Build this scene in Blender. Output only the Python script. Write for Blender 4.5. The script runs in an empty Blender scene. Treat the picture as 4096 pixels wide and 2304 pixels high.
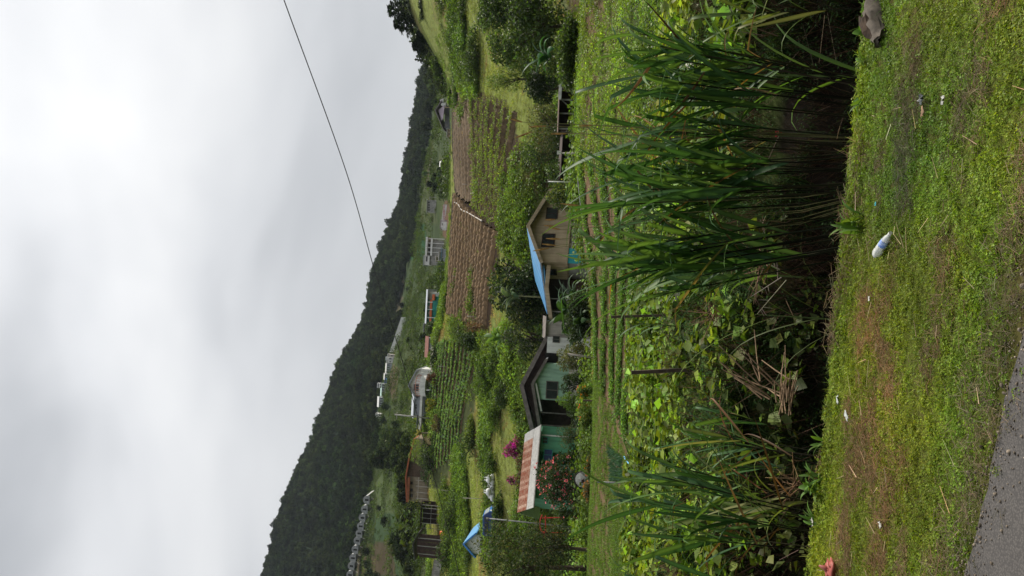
import bpy, math, random
import numpy as np
from mathutils import Vector, Matrix
rng = np.random.default_rng(7); random.seed(7)
S = bpy.context.scene; C = S.collection

# ------------------------------------------------------------------ camera, world, sun, exposure
F, UC, VC, CZ = 797.0, 288.0, 512.0, 1.6
TH, RO = math.radians(8.0), math.radians(3.0)
R0 = np.array([1, 0, 0.]); U0 = np.array([0, -math.sin(TH), math.cos(TH)]); FW = np.array([0, math.cos(TH), math.sin(TH)])
IR = math.cos(RO)*R0 + math.sin(RO)*U0; IU = -math.sin(RO)*R0 + math.cos(RO)*U0
cam = bpy.data.cameras.new('camera'); camo = bpy.data.objects.new('camera', cam); C.objects.link(camo)
cam.sensor_width = 36; cam.lens = 36*F/1024; cam.clip_start = 0.1; cam.clip_end = 6000
X, Y, Z = -IU, IR, -FW
camo.matrix_world = Matrix(((X[0], Y[0], Z[0], 0), (X[1], Y[1], Z[1], 0), (X[2], Y[2], Z[2], CZ), (0, 0, 0, 1)))
S.camera = camo
SKYOFF = 4.1
SUN_EL, SUN_AZ = math.radians(46), math.radians(58)      # azimuth measured from +Y towards +X
w = bpy.data.worlds.new('World'); S.world = w; w.use_nodes = True
nt = w.node_tree; nt.nodes.clear(); N = nt.nodes.new; LK = nt.links.new
sky = N('ShaderNodeTexSky'); sky.sky_type = 'NISHITA'; sky.sun_disc = False; sky.sun_elevation = SUN_EL; sky.sun_rotation = SUN_AZ
bg1 = N('ShaderNodeBackground'); bg1.inputs[1].default_value = 0.1; LK(sky.outputs[0], bg1.inputs[0])
tc = N('ShaderNodeTexCoord'); mp = N('ShaderNodeMapping'); mp.inputs['Location'].default_value = (0, 0, SKYOFF); mp.inputs['Rotation'].default_value = (0, math.radians(22), 0); mp.inputs['Scale'].default_value = (1.0, 1.0, 2.4)
LK(tc.outputs['Generated'], mp.inputs[0])
n1 = N('ShaderNodeTexNoise'); n1.inputs['Scale'].default_value = 1.45; n1.inputs['Detail'].default_value = 4.0; n1.inputs['Roughness'].default_value = 0.45; n1.inputs['Distortion'].default_value = 0.35
LK(mp.outputs[0], n1.inputs['Vector'])
rp = N('ShaderNodeValToRGB'); e = rp.color_ramp.elements
e[0].position = 0.32; e[0].color = (0.38, 0.395, 0.42, 1); e[1].position = 0.68; e[1].color = (0.98, 0.98, 0.98, 1)
m_ = rp.color_ramp.elements.new(0.5); m_.color = (0.74, 0.75, 0.77, 1)
LK(n1.outputs[0], rp.inputs[0])
sx = N('ShaderNodeSeparateXYZ'); LK(tc.outputs['Generated'], sx.inputs[0]); gr = N('ShaderNodeMapRange'); LK(sx.outputs['Z'], gr.inputs[0])
gr.inputs[1].default_value = 0.0; gr.inputs[2].default_value = 1.0; gr.inputs[3].default_value = 0.47; gr.inputs[4].default_value = 1.45
bg2 = N('ShaderNodeBackground'); LK(rp.outputs[0], bg2.inputs[0]); LK(gr.outputs[0], bg2.inputs[1])
mx = N('ShaderNodeMixShader'); mx.inputs[0].default_value = 0.95; LK(bg1.outputs[0], mx.inputs[1]); LK(bg2.outputs[0], mx.inputs[2])
wo = N('ShaderNodeOutputWorld'); LK(mx.outputs[0], wo.inputs[0])
sl = bpy.data.lights.new('sun', 'SUN'); sl.energy = 5.0; sl.angle = math.radians(2); sl.color = (1, 0.93, 0.80)
so = bpy.data.objects.new('sun', sl); C.objects.link(so)
sd = Vector((math.cos(SUN_EL)*math.sin(SUN_AZ), math.cos(SUN_EL)*math.cos(SUN_AZ), math.sin(SUN_EL)))
so.rotation_euler = sd.to_track_quat('Z', 'Y').to_euler(); so.location = (40, 30, 60)
vs = S.view_settings; vs.view_transform = 'Standard'; vs.look = 'None'; vs.exposure = 0.15; vs.gamma = 1.0; vs.use_curve_mapping = False
S.render.engine = 'CYCLES'; S.cycles.use_denoising = True; S.cycles.max_bounces = 6; S.cycles.diffuse_bounces = 3
S.cycles.transmission_bounces = 3; S.cycles.volume_bounces = 0; S.cycles.sample_clamp_indirect = 4

# ------------------------------------------------------------------ picture <-> world
def ray(u, v):
    a, b = (u-UC)/F, (VC-v)/F
    d = a*IR + b*IU + FW
    return d/d[1]
def P(u, v, d):
    r = ray(u, v)*d
    return np.array([r[0], r[1], r[2]+CZ])
def proj(x, y, z):
    q = (np.asarray(x)*FW[0] + np.asarray(y)*FW[1] + (np.asarray(z)-CZ)*FW[2])
    a = (x*IR[0] + y*IR[1] + (z-CZ)*IR[2])/q; b = (x*IU[0] + y*IU[1] + (z-CZ)*IU[2])/q
    return UC+F*a, VC-F*b
def sm(a, b, t):
    t = np.clip((t-a)/(b-a), 0, 1); return t*t*(3-2*t)
_perm = np.random.default_rng(3).random((64, 64))
def vn(x, y, s=1.0):
    x = np.asarray(x, float)/s; y = np.asarray(y, float)/s
    i, j = np.floor(x).astype(int), np.floor(y).astype(int); fx, fy = x-i, y-j
    fx = fx*fx*(3-2*fx); fy = fy*fy*(3-2*fy)
    g = lambda a, b: _perm[a % 64, b % 64]
    return (g(i, j)*(1-fx)+g(i+1, j)*fx)*(1-fy) + (g(i, j+1)*(1-fx)+g(i+1, j+1)*fx)*fy
def fbm(x, y, s, o=3):
    r = 0; a = 0.5
    for k in range(o):
        r = r + a*vn(x+17.3*k, y-9.1*k, s/2**k); a *= 0.5
    return r/(1-0.5**o)
def pchip(xs, ys, x):
    xs = np.array(xs, float); ys = np.array(ys, float); h = np.diff(xs); dl = np.diff(ys)/h
    m = np.zeros(len(xs)); m[0] = dl[0]; m[-1] = dl[-1]
    for i in range(1, len(xs)-1):
        if dl[i-1]*dl[i] > 0: m[i] = 2*dl[i-1]*dl[i]/(dl[i-1]+dl[i])
    x = np.clip(np.asarray(x, float), xs[0], xs[-1]); k = np.clip(np.searchsorted(xs, x, side='right')-1, 0, len(h)-1)
    t = (x-xs[k])/h[k]; t2, t3 = t*t, t*t*t
    return (2*t3-3*t2+1)*ys[k]+(t3-2*t2+t)*h[k]*m[k]+(-2*t3+3*t2)*ys[k+1]+(t3-t2)*h[k]*m[k+1]
# lines on the level road top: edge of the verge and edge of the asphalt
def flat(u, v):
    r = ray(u, v); t = -CZ/r[2]; return r[0]*t, r[1]*t
(xe0, ye0), (xe1, ye1) = flat(0, 812), flat(576, 872)
(xr0, yr0), (xr1, yr1) = flat(0, 965), flat(248, 1024)
ke = (ye1-ye0)/(xe1-xe0); kr = (yr1-yr0)/(xr1-xr0)
def edge(x): return ye0 + ke*(9*np.tanh((np.asarray(x)-xe0)/9))
def road_edge(x): return yr0 + kr*(14*np.tanh((np.asarray(x)-xr0)/14))
YE0 = float(edge(0.0))
COLS = [
 (-400, [(300, 395), (430, 350), (600, 326), (1000, 273)], [(90, 8), (106, 18), (150, 36), (200, 48)]),
 (0,   [(106, 494), (125, 472), (150, 442), (200, 424), (300, 398), (430, 360), (600, 338), (1000, 281)], [(95, 11)]),
 (100, [(94, 522), (102, 500), (112, 487), (140, 455), (165, 430), (200, 420), (350, 388), (500, 370), (1000, 323)], []),
 (190, [(94, 518), (104, 498), (120, 477), (160, 433), (200, 427), (300, 413), (450, 388), (1000, 359)], []),
 (288, [(93, 520), (104, 492), (125, 470), (150, 448), (200, 446), (265, 444), (330, 431), (500, 408), (1000, 388)], []),
 (384, [(93, 522), (106, 495), (125, 472), (150, 453), (210, 452), (278, 448), (345, 434), (500, 420), (1000, 417)], []),
 (480, [(80, 562), (95, 520), (108, 495), (150, 456), (200, 451), (300, 446), (500, 438), (1000, 436)], []),
 (576, [(66, 566), (80, 545), (100, 508), (130, 462), (165, 412), (185, 404), (260, 425), (500, 440), (1000, 459)], []),
 (976, [(130, 470), (165, 420), (300, 430), (1000, 451)], [(80, 9), (100, 16)]),
]
LIFT = lambda x: np.interp(x, [-18, -8, -2, 0, 4, 7.5, 11, 14, 30], [-0.4, -0.3, 0, 0.3, 0.95, 1.25, 1.45, 1.5, 1.6])
_cd = []
for u, pts, zs in COLS:
    nodes = [(48, P(u, 595, 48)[0], 3.2+float(LIFT(P(u, 595, 48)[0]))), (58, P(u, 595, 58)[0], 3.45+float(LIFT(P(u, 595, 48)[0])))]
    if u < 470: nodes.append((82, P(u, 580, 82)[0], 4.7))
    for d, v in pts:
        q = P(u, v, d); nodes.append((d, q[0], q[2]))
    for d, z in zs: nodes.append((d, P(u, 500, d)[0], z))
    q = nodes and sorted(nodes)[-1]
    nodes.append((1500, q[1]*1.5, q[2]*0.75)); nodes.append((2200, q[1]*2.2, q[2]*0.6))
    nodes.sort(); a = np.array(nodes); _cd.append((a[:, 0], a[:, 1], a[:, 2]))
NQ = [0, 0.12, 0.5, 1.1, 2.6, 4.2, 5.5, 6.8, 8.7, 15.7, 25.7, 37.7, 45]
NZ = [0, -0.14, -1.0, -1.7, -2.6, -3.4, -3.4, -2.2, -0.65, 0.45, 1.5, 2.9, 3.2]
def gz(x, y):
    x = np.asarray(x, float); y = np.asarray(y, float)
    s = y-edge(x)
    near = pchip(NQ, NZ, s)
    near = near + (3.2-near)*sm(36, 48, y)
    near = near + LIFT(x*48/np.maximum(y, 24))*sm(20, 47, y)
    near = np.where(s < 0, 65*np.tanh(1.15*np.maximum(0, -s-9)/65), near)  # unseen steep hillside behind the camera, raised to block sky light
    near = near + (fbm(x, y, 2.2)-0.5)*0.16*sm(0.4, 3, s)
    yy = np.clip(y, 48, 2200)
    xs = [np.interp(yy, c[0], c[1]) for c in _cd]; zs = [pchip(c[0], c[2], yy) for c in _cd]
    far = zs[0].copy()
    for j in range(len(_cd)-1):
        t = np.clip((x-xs[j])/(xs[j+1]-xs[j]), 0, 1); t = 0.5*t+0.5*t*t*(3-2*t)
        far = far + (zs[j+1]-zs[j])*t
    far = far + (fbm(x, y, 30, 3)-0.5)*np.clip((y-85)*0.02, 0, 1.6) + (fbm(x, y, 160, 3)-0.5)*np.clip((y-350)*0.04, 0, 15)
    far = far + (fbm(x-0.25*y, y*0.12, 95, 2)-0.5)*34*sm(430, 620, y)*sm(985, 780, y)
    return np.where(y < 48, near, far)
def GD(u, d):
    v = 540.0
    for _ in range(12):
        p = P(u, v, d); z = float(gz(p[0], d)); u2, v2 = proj(p[0], d, z); v = 0.3*v+0.7*v2
    p = P(u, v, d); return np.array([p[0], d, float(gz(p[0], d))])
def HIT(u, v, d0=7.0, d1=1200.0):
    ds = np.geomspace(d0, d1, 1500); r = ray(u, v)
    z = gz(r[0]*ds, ds); h = r[2]*ds+CZ; k = np.where(z >= h)[0]
    d = ds[k[0]] if len(k) else d1
    return np.array([r[0]*d, d, float(gz(r[0]*d, d))])

# ------------------------------------------------------------------ materials
def M(name, rgb, rough=0.8, var=0.25, scale=3.0, metal=0.0, bump=0.0, rgb2=None, spec=0.3, streak=0.0):
    m = bpy.data.materials.get(name)
    if m: return m
    m = bpy.data.materials.new(name); m.use_nodes = True; t = m.node_tree; b = t.nodes['Principled BSDF']
    b.inputs['Roughness'].default_value = rough; b.inputs['Metallic'].default_value = metal; b.inputs['Specular IOR Level'].default_value = spec
    c = t.nodes.new('ShaderNodeTexCoord'); n = t.nodes.new('ShaderNodeTexNoise'); n.inputs['Scale'].default_value = scale; n.inputs['Detail'].default_value = 6; n.inputs['Roughness'].default_value = 0.65
    oi = t.nodes.new('ShaderNodeObjectInfo'); va = t.nodes.new('ShaderNodeVectorMath'); va.operation = 'MULTIPLY_ADD'; va.inputs[1].default_value = (37, 53, 71); t.links.new(oi.outputs['Random'], va.inputs[0]); t.links.new(c.outputs['Object'], va.inputs[2]); t.links.new(va.outputs[0], n.inputs['Vector'])
    r = t.nodes.new('ShaderNodeValToRGB'); c2 = rgb2 or tuple(x*(1-var*1.6) for x in rgb)
    r.color_ramp.elements[0].position = 0.32; r.color_ramp.elements[0].color = (*c2, 1)
    r.color_ramp.elements[1].position = 0.62; r.color_ramp.elements[1].color = (*[min(1, x*(1+var*0.4)) for x in rgb], 1)
    t.links.new(n.outputs[0], r.inputs[0]); cs_ = r.outputs[0]
    if streak:
        mpn = t.nodes.new('ShaderNodeMapping'); mpn.inputs['Scale'].default_value = (3.2, 3.2, 0.35); t.links.new(va.outputs[0], mpn.inputs[0]); n2_ = t.nodes.new('ShaderNodeTexNoise'); n2_.inputs['Scale'].default_value = 1.2; n2_.inputs['Detail'].default_value = 5; t.links.new(mpn.outputs[0], n2_.inputs['Vector'])
        mr2 = t.nodes.new('ShaderNodeMapRange'); mr2.inputs[1].default_value = 0.42; mr2.inputs[2].default_value = 0.68; mr2.inputs[3].default_value = 1.0; mr2.inputs[4].default_value = 1-streak; t.links.new(n2_.outputs[0], mr2.inputs[0]); sc_ = t.nodes.new('ShaderNodeVectorMath'); sc_.operation = 'SCALE'; t.links.new(cs_, sc_.inputs[0]); t.links.new(mr2.outputs[0], sc_.inputs['Scale']); cs_ = sc_.outputs[0]
    t.links.new(cs_, b.inputs['Base Color'])
    if bump:
        bp = t.nodes.new('ShaderNodeBump'); bp.inputs['Strength'].default_value = bump; t.links.new(n.outputs[0], bp.inputs['Height']); t.links.new(bp.outputs[0], b.inputs['Normal'])
    return m
def leafmat(name, inst, trans=0.35, rough=0.5, spec=0.13):
    m = bpy.data.materials.new(name); m.use_nodes = True; t = m.node_tree; b = t.nodes['Principled BSDF']; o = t.nodes['Material Output']
    a = t.nodes.new('ShaderNodeAttribute'); a.attribute_name = 'Col'; col = a.outputs['Color']
    if inst:
        a2 = t.nodes.new('ShaderNodeAttribute'); a2.attribute_type = 'INSTANCER'; a2.attribute_name = 'tint'
        x = t.nodes.new('ShaderNodeMixRGB'); x.blend_type = 'MULTIPLY'; x.inputs[0].default_value = 1
        t.links.new(col, x.inputs[1]); t.links.new(a2.outputs['Color'], x.inputs[2]); col = x.outputs[0]
    t.links.new(col, b.inputs['Base Color']); b.inputs['Roughness'].default_value = rough; b.inputs['Specular IOR Level'].default_value = spec
    tr = t.nodes.new('ShaderNodeBsdfTranslucent'); h = t.nodes.new('ShaderNodeMixRGB'); h.blend_type = 'MULTIPLY'; h.inputs[0].default_value = 1; h.inputs[2].default_value = (1.3, 1.25, 0.5, 1)
    t.links.new(col, h.inputs[1]); t.links.new(h.outputs[0], tr.inputs[0])
    mxs = t.nodes.new('ShaderNodeMixShader'); mxs.inputs[0].default_value = trans
    t.links.new(b.outputs[0], mxs.inputs[1]); t.links.new(tr.outputs[0], mxs.inputs[2]); t.links.new(mxs.outputs[0], o.inputs[0])
    return m
LEAF = leafmat('leaf', False); LEAFD = leafmat('leaf_shade_scattered', True, 0.25, 0.8, 0.03); LEAFI = leafmat('leaf_scattered', True); WOODC = leafmat('stalk', False, 0.0, 0.85, 0.1); WOODI = leafmat('stalk_scattered', True, 0.0, 0.85, 0.1)

# ------------------------------------------------------------------ mesh helpers
def mesh_np(name, V, Fq, Cc=None, mat=None, smooth=False):
    """V (n,3), Fq (m,k) equal-sided faces, Cc (n,3) colours"""
    me = bpy.data.meshes.new(name); V = np.ascontiguousarray(V, np.float32); Fq = np.ascontiguousarray(Fq, np.int32); n, k = Fq.shape
    me.vertices.add(len(V)); me.vertices.foreach_set('co', V.ravel()); me.loops.add(n*k); me.loops.foreach_set('vertex_index', Fq.ravel())
    me.polygons.add(n); me.polygons.foreach_set('loop_start', np.arange(0, n*k, k, dtype=np.int32)); me.polygons.foreach_set('loop_total', np.full(n, k, np.int32))
    if smooth: me.polygons.foreach_set('use_smooth', np.ones(n, bool))
    me.update(calc_edges=True)
    if Cc is not None:
        at = me.attributes.new('Col', 'FLOAT_COLOR', 'POINT'); c4 = np.ones((len(V), 4), np.float32); c4[:, :3] = Cc; at.data.foreach_set('color', c4.ravel())
    if mat: me.materials.append(mat)
    me.validate(); return me
def ob(name, data, parent=None, label=None, cat=None, group=None, kind=None, loc=None, rotz=None):
    o = bpy.data.objects.new(name, data); C.objects.link(o)
    if parent is not None: o.parent = parent
    if label: o['label'] = label
    if cat: o['category'] = cat
    if group: o['group'] = group
    if kind: o['kind'] = kind
    if loc is not None: o.location = tuple(float(q) for q in loc)
    if rotz: o.rotation_euler = (0, 0, rotz)
    return o
class G:
    """collects simple solids, becomes one mesh"""
    def __init__(s): s.v = []; s.f = []
    def add(s, v, f):
        b = len(s.v); s.v += [tuple(float(c) for c in p) for p in v]; s.f += [tuple(i+b for i in q) for q in f]; return s
    def box(s, x0, x1, y0, y1, z0, z1):
        return s.add([(x0, y0, z0), (x1, y0, z0), (x1, y1, z0), (x0, y1, z0), (x0, y0, z1), (x1, y0, z1), (x1, y1, z1), (x0, y1, z1)],
                     [(0, 3, 2, 1), (4, 5, 6, 7), (0, 1, 5, 4), (1, 2, 6, 5), (2, 3, 7, 6), (3, 0, 4, 7)])
    def py(s, pts, y0, y1):      # outline in (x, z), extruded along y
        n = len(pts); return s.add([(x, y0, z) for x, z in pts]+[(x, y1, z) for x, z in pts],
            [tuple(range(n)), tuple(range(2*n-1, n-1, -1))]+[(i, i+n, (i+1) % n+n, (i+1) % n) for i in range(n)])
    def px(s, pts, x0, x1):      # outline in (y, z), extruded along x
        n = len(pts); return s.add([(x0, y, z) for y, z in pts]+[(x1, y, z) for y, z in pts],
            [tuple(range(n-1, -1, -1)), tuple(range(n, 2*n))]+[(i, (i+1) % n, (i+1) % n+n, i+n) for i in range(n)])
    def pz(s, pts, z0, z1):
        n = len(pts); return s.add([(x, y, z0) for x, y in pts]+[(x, y, z1) for x, y in pts],
            [tuple(range(n-1, -1, -1)), tuple(range(n, 2*n))]+[(i, (i+1) % n, (i+1) % n+n, i+n) for i in range(n)])
    def slab_y(s, a, b, t, y0, y1):   # sloping sheet from (x,z)=a to b, thickness t, running along y
        return s.py([a, b, (b[0], b[1]-t), (a[0], a[1]-t)], y0, y1)
    def slab_x(s, a, b, t, x0, x1):
        return s.px([a, b, (b[0], b[1]-t), (a[0], a[1]-t)], x0, x1)
    def tube(s, pts, r, n=6, cap=True):
        pts = [Vector([float(c) for c in p]) for p in pts]; b = len(s.v); m = len(pts); rr = r if hasattr(r, '__len__') else [r]*m
        for i, p in enumerate(pts):
            d = (pts[min(i+1, m-1)]-pts[max(i-1, 0)]).normalized(); q = Vector((0, 0, 1)) if abs(d.z) < 0.9 else Vector((1, 0, 0))
            a = d.cross(q).normalized(); c = d.cross(a)
            for k in range(n):
                t = 2*math.pi*k/n; s.v.append(tuple(p+(a*math.cos(t)+c*math.sin(t))*rr[i]))
        for i in range(m-1):
            for k in range(n): s.f.append((b+i*n+k, b+i*n+(k+1) % n, b+(i+1)*n+(k+1) % n, b+(i+1)*n+k))
        if cap: s.f.append(tuple(b+k for k in range(n-1, -1, -1))); s.f.append(tuple(b+(m-1)*n+k for k in range(n)))
        return s
    def mesh(s, name, mat=None, smooth=False):
        me = bpy.data.meshes.new(name); me.from_pydata(s.v, [], s.f); me.update()
        if mat: me.materials.append(mat)
        if smooth: me.polygons.foreach_set('use_smooth', np.ones(len(me.polygons), bool))
        return me
def unit(a): return a/np.maximum(np.linalg.norm(a, axis=1, keepdims=True), 1e-9)
def leaves(pos, ax, nr, L, W, col, fold=0.25, r=rng):
    """kite leaves: base, two sides, tip"""
    n = len(pos); ax = unit(ax); sd = unit(np.cross(ax, nr)); up = unit(np.cross(sd, ax)); L = np.broadcast_to(L, n)[:, None]; W = np.broadcast_to(W, n)[:, None]
    b = pos; t = pos+ax*L; m = pos+ax*L*0.42; l = m+sd*W*0.5+up*W*fold; q = m-sd*W*0.5+up*W*fold
    V = np.stack([b, l, t, q], 1).reshape(-1, 3); i = np.arange(n)*4
    Fq = np.concatenate([np.stack([i, i+1, i+2], 1), np.stack([i, i+2, i+3], 1)])
    return V, Fq, np.repeat(col, 4, axis=0)
def blades(base, head, h, out, wd, col, segs=4, tipdrop=0.3, side=None, r=rng):
    """arching blades. head (n,) heading, h height, out reach, wd width"""
    n = len(base); ts = np.linspace(0, 1, segs+1); dx = np.stack([np.cos(head), np.sin(head), np.zeros(n)], 1)
    sdv = np.stack([-np.sin(head), np.cos(head), np.zeros(n)], 1)
    tw = r.uniform(-0.8, 0.8, n)[:, None]; sdv = sdv*np.cos(tw)+dx*np.sin(tw)
    Vs = []
    for t in ts:
        z = h*(t-tipdrop*t**3); o = out*t**1.9
        p = base+dx*o[:, None]+np.array([0, 0, 1])*z[:, None]; ww = wd*(1-t**2.2)*(0.55+0.9*t*(1-t)*2)+0.0006
        Vs += [p+sdv*ww[:, None]*0.5, p-sdv*ww[:, None]*0.5]
    V = np.stack(Vs, 1); k = 2*(segs+1); V = V.reshape(-1, 3); i = np.arange(n)*k
    Fq = np.concatenate([np.stack([i+2*s, i+2*s+1, i+2*s+3, i+2*s+2], 1) for s in range(segs)])
    return V, Fq, np.repeat(col, k, axis=0)
def join(parts):
    V = []; Fs = []; Cs = []; b = 0
    for v, f, c in parts:
        if f.shape[1] == 3: f = np.concatenate([f, f[:, 2:3]], 1)*1
        V.append(v); Fs.append(f+b); Cs.append(c); b += len(v)
    return np.concatenate(V), Fs, np.concatenate(Cs)
def tri(f):
    return f if f.shape[1] == 3 else np.concatenate([f[:, [0, 1, 2]], f[:, [0, 2, 3]]])
def jmesh(name, parts, mat):
    V = np.concatenate([p[0] for p in parts]); off = np.cumsum([0]+[len(p[0]) for p in parts[:-1]])
    return mesh_np(name, V, np.concatenate([tri(p[1])+o for p, o in zip(parts, off)]), np.concatenate([p[2] for p in parts]), mat)
def jit(col, n, a=0.3, r=rng):
    c = np.array(col, float)[None]*np.exp(r.normal(0, a, (n, 1)))*np.exp(r.normal(0, a*0.25, (n, 3))); return np.clip(c, 0, 0.9)
def sph(n, r=rng): return unit(r.normal(size=(n, 3)))
def tubes_np(p0, p1, r0, r1, col, k=4):
    """straight tapered sticks"""
    n = len(p0); d = unit(p1-p0); q = np.where(np.abs(d[:, 2:3]) < 0.9, np.array([[0, 0, 1.]]), np.array([[1., 0, 0]])); a = unit(np.cross(d, q)); c = np.cross(d, a)
    r0 = np.broadcast_to(r0, n)[:, None]; r1 = np.broadcast_to(r1, n)[:, None]; V = []
    for (p, r_) in ((p0, r0), (p1, r1)):
        for j in range(k):
            t = 2*math.pi*j/k; V.append(p+(a*math.cos(t)+c*math.sin(t))*r_)
    V = np.stack(V, 1).reshape(-1, 3); i = np.arange(n)*2*k
    Fq = np.concatenate([np.stack([i+j, i+(j+1) % k, i+k+(j+1) % k, i+k+j], 1) for j in range(k)])
    return V, Fq, np.repeat(col, 2*k, axis=0)

# ------------------------------------------------------------------ scattering (only for uncountable stuff)
def make_group(coll):
    g = bpy.data.node_groups.new('scatter_'+coll.name, 'GeometryNodeTree')
    g.interface.new_socket('Geometry', in_out='INPUT', socket_type='NodeSocketGeometry'); g.interface.new_socket('Geometry', in_out='OUTPUT', socket_type='NodeSocketGeometry')
    n = g.nodes.new; l = g.links.new; gi = n('NodeGroupInput'); go = n('NodeGroupOutput'); ci = n('GeometryNodeCollectionInfo'); ci.inputs['Collection'].default_value = coll
    ci.inputs['Separate Children'].default_value = True; ci.inputs['Reset Children'].default_value = True
    ip = n('GeometryNodeInstanceOnPoints'); ip.inputs['Pick Instance'].default_value = True
    def na(nm, ty): a = n('GeometryNodeInputNamedAttribute'); a.data_type = ty; a.inputs['Name'].default_value = nm; return a.outputs['Attribute']
    er = n('FunctionNodeEulerToRotation'); l(na('rot', 'FLOAT_VECTOR'), er.inputs[0]); l(er.outputs[0], ip.inputs['Rotation'])
    l(na('scl', 'FLOAT_VECTOR'), ip.inputs['Scale']); l(na('idx', 'INT'), ip.inputs['Instance Index'])
    l(gi.outputs[0], ip.inputs['Points']); l(ci.outputs[0], ip.inputs['Instance']); l(ip.outputs[0], go.inputs[0]); return g
_protos = {}
def protos(key, meshes):
    co = bpy.data.collections.new(key)
    for i, me in enumerate(meshes):
        o = bpy.data.objects.new('%s_%02d' % (key, i), me); co.objects.link(o)
    _protos[key] = (make_group(co), len(meshes)); return key
def scatter(name, key, pts, scl, tint, label, cat, idx=None, tilt=0.08, seed=1, parent=None):
    r = np.random.default_rng(seed); n = len(pts); me = bpy.data.meshes.new(name); me.vertices.add(n); me.vertices.foreach_set('co', np.ascontiguousarray(pts, np.float32).ravel())
    rot = np.stack([r.normal(0, tilt, n), r.normal(0, tilt, n), r.uniform(0, 6.283, n)], 1).astype(np.float32)
    scl = np.asarray(scl, np.float32); scl = np.repeat(scl[:, None], 3, 1) if scl.ndim == 1 else scl
    a = me.attributes.new('rot', 'FLOAT_VECTOR', 'POINT'); a.data.foreach_set('vector', rot.ravel())
    a = me.attributes.new('scl', 'FLOAT_VECTOR', 'POINT'); a.data.foreach_set('vector', np.ascontiguousarray(scl, np.float32).ravel())
    a = me.attributes.new('idx', 'INT', 'POINT'); a.data.foreach_set('value', (r.integers(0, _protos[key][1], n) if idx is None else np.asarray(idx)).astype(np.int32))
    a = me.attributes.new('tint', 'FLOAT_COLOR', 'POINT'); t4 = np.ones((n, 4), np.float32); t4[:, :3] = tint; a.data.foreach_set('color', t4.ravel())
    o = ob(name, me, parent, label if parent is None else None, cat if parent is None else None, kind='stuff')
    md = o.modifiers.new('scatter', 'NODES'); md.node_group = _protos[key][0]; return o
def p_leafclump(n, R, h, L, W, col, r, up=0.9, stem=True, ja=0.3):
    a = r.uniform(0, 6.283, n); q = R*np.sqrt(r.random(n)); z = h*(0.25+0.75*r.random(n))*(1-0.5*(q/R)**2)
    pos = np.stack([q*np.cos(a), q*np.sin(a), z], 1); ax = sph(n, r); ax[:, 2] = ax[:, 2]*0.35-0.15; nr = sph(n, r)*0.75; nr[:, 2] = np.abs(nr[:, 2])+up
    s = r.uniform(0.6, 1.2, n); ps = [leaves(pos, ax, nr, L*s, W*s, jit(col, n, ja, r), 0.12, r)]
    return ps
def p_grass(n, R, h, w, out, col, r, segs=3, ja=0.3, drop=0.35):
    a = r.uniform(0, 6.283, n); q = R*np.sqrt(r.random(n)); b = np.stack([q*np.cos(a), q*np.sin(a), np.full(n, -0.02)], 1)
    hh = h*r.uniform(0.45, 1.1, n); return [blades(b, r.uniform(0, 6.283, n), hh, out*hh*r.uniform(0.2, 1.2, n), np.full(n, w)*r.uniform(0.6, 1.3, n), jit(col, n, ja, r), segs, drop, r=r)]
def crown_pts(n, rx, ry, rz, k, r, low=-0.7, shell=0.55):
    """points spread through clumps of an irregular crown centred on 0"""
    c = sph(k, r)*np.cbrt(r.uniform(0.15, 1, k))[:, None]*0.72; c[:, 2] = np.where(c[:, 2] < low, -c[:, 2], c[:, 2]); cr = r.uniform(0.22, 0.46, k)
    i = r.choice(k, n, p=cr**2/np.sum(cr**2)); d = sph(n, r); d[:, 2] += 0.15; d = unit(d)
    q = c[i]+d*(cr[i]*(shell+(1-shell)*r.random(n)))[:, None]
    shade = r.normal(0, 0.22, k)[i]
    return q*np.array([rx, ry, rz]), d, shade
def crown_mesh(name, n, rx, ry, rz, k, L, W, col, r, mat, col2=None, low=-0.7):
    p, d, sh = crown_pts(n, rx, ry, rz, k, r, low); ax = unit(d+sph(n, r)*0.9); ax[:, 2] -= 0.35; nr = d*0.7+sph(n, r)*0.6; nr[:, 2] += 0.35
    c = jit(col, n, 0.22, r)*np.exp(sh)[:, None]
    if col2 is not None:
        m = r.random(n) < 0.25; c[m] = jit(col2, int(m.sum()), 0.25, r)
    s = r.uniform(0.6, 1.25, n); return leaves(p, ax, nr, L*s, W*s, c, 0.15, r)
def trunk_parts(h, r0, rx, rz, zc, r, col, nl=6):
    g = []; p0 = [[0, 0, -0.3]]; p1 = [[r.normal(0, 0.03)*h, r.normal(0, 0.03)*h, zc]]
    for _ in range(nl):
        z = r.uniform(0.45, 0.95)*zc; a = r.uniform(0, 6.283); p0.append([p1[0][0]*z/zc, p1[0][1]*z/zc, z]); p1.append([rx*0.6*math.cos(a), rx*0.6*math.sin(a), zc+rz*r.uniform(-0.1, 0.6)])
    p0 = np.array(p0, float); p1 = np.array(p1, float); n = len(p0); rr0 = np.full(n, r0*0.45); rr0[0] = r0; rr1 = rr0*0.4; rr1[0] = r0*0.5
    return tubes_np(p0, p1, rr0, rr1, jit(col, n, 0.1, r), 7)

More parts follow.
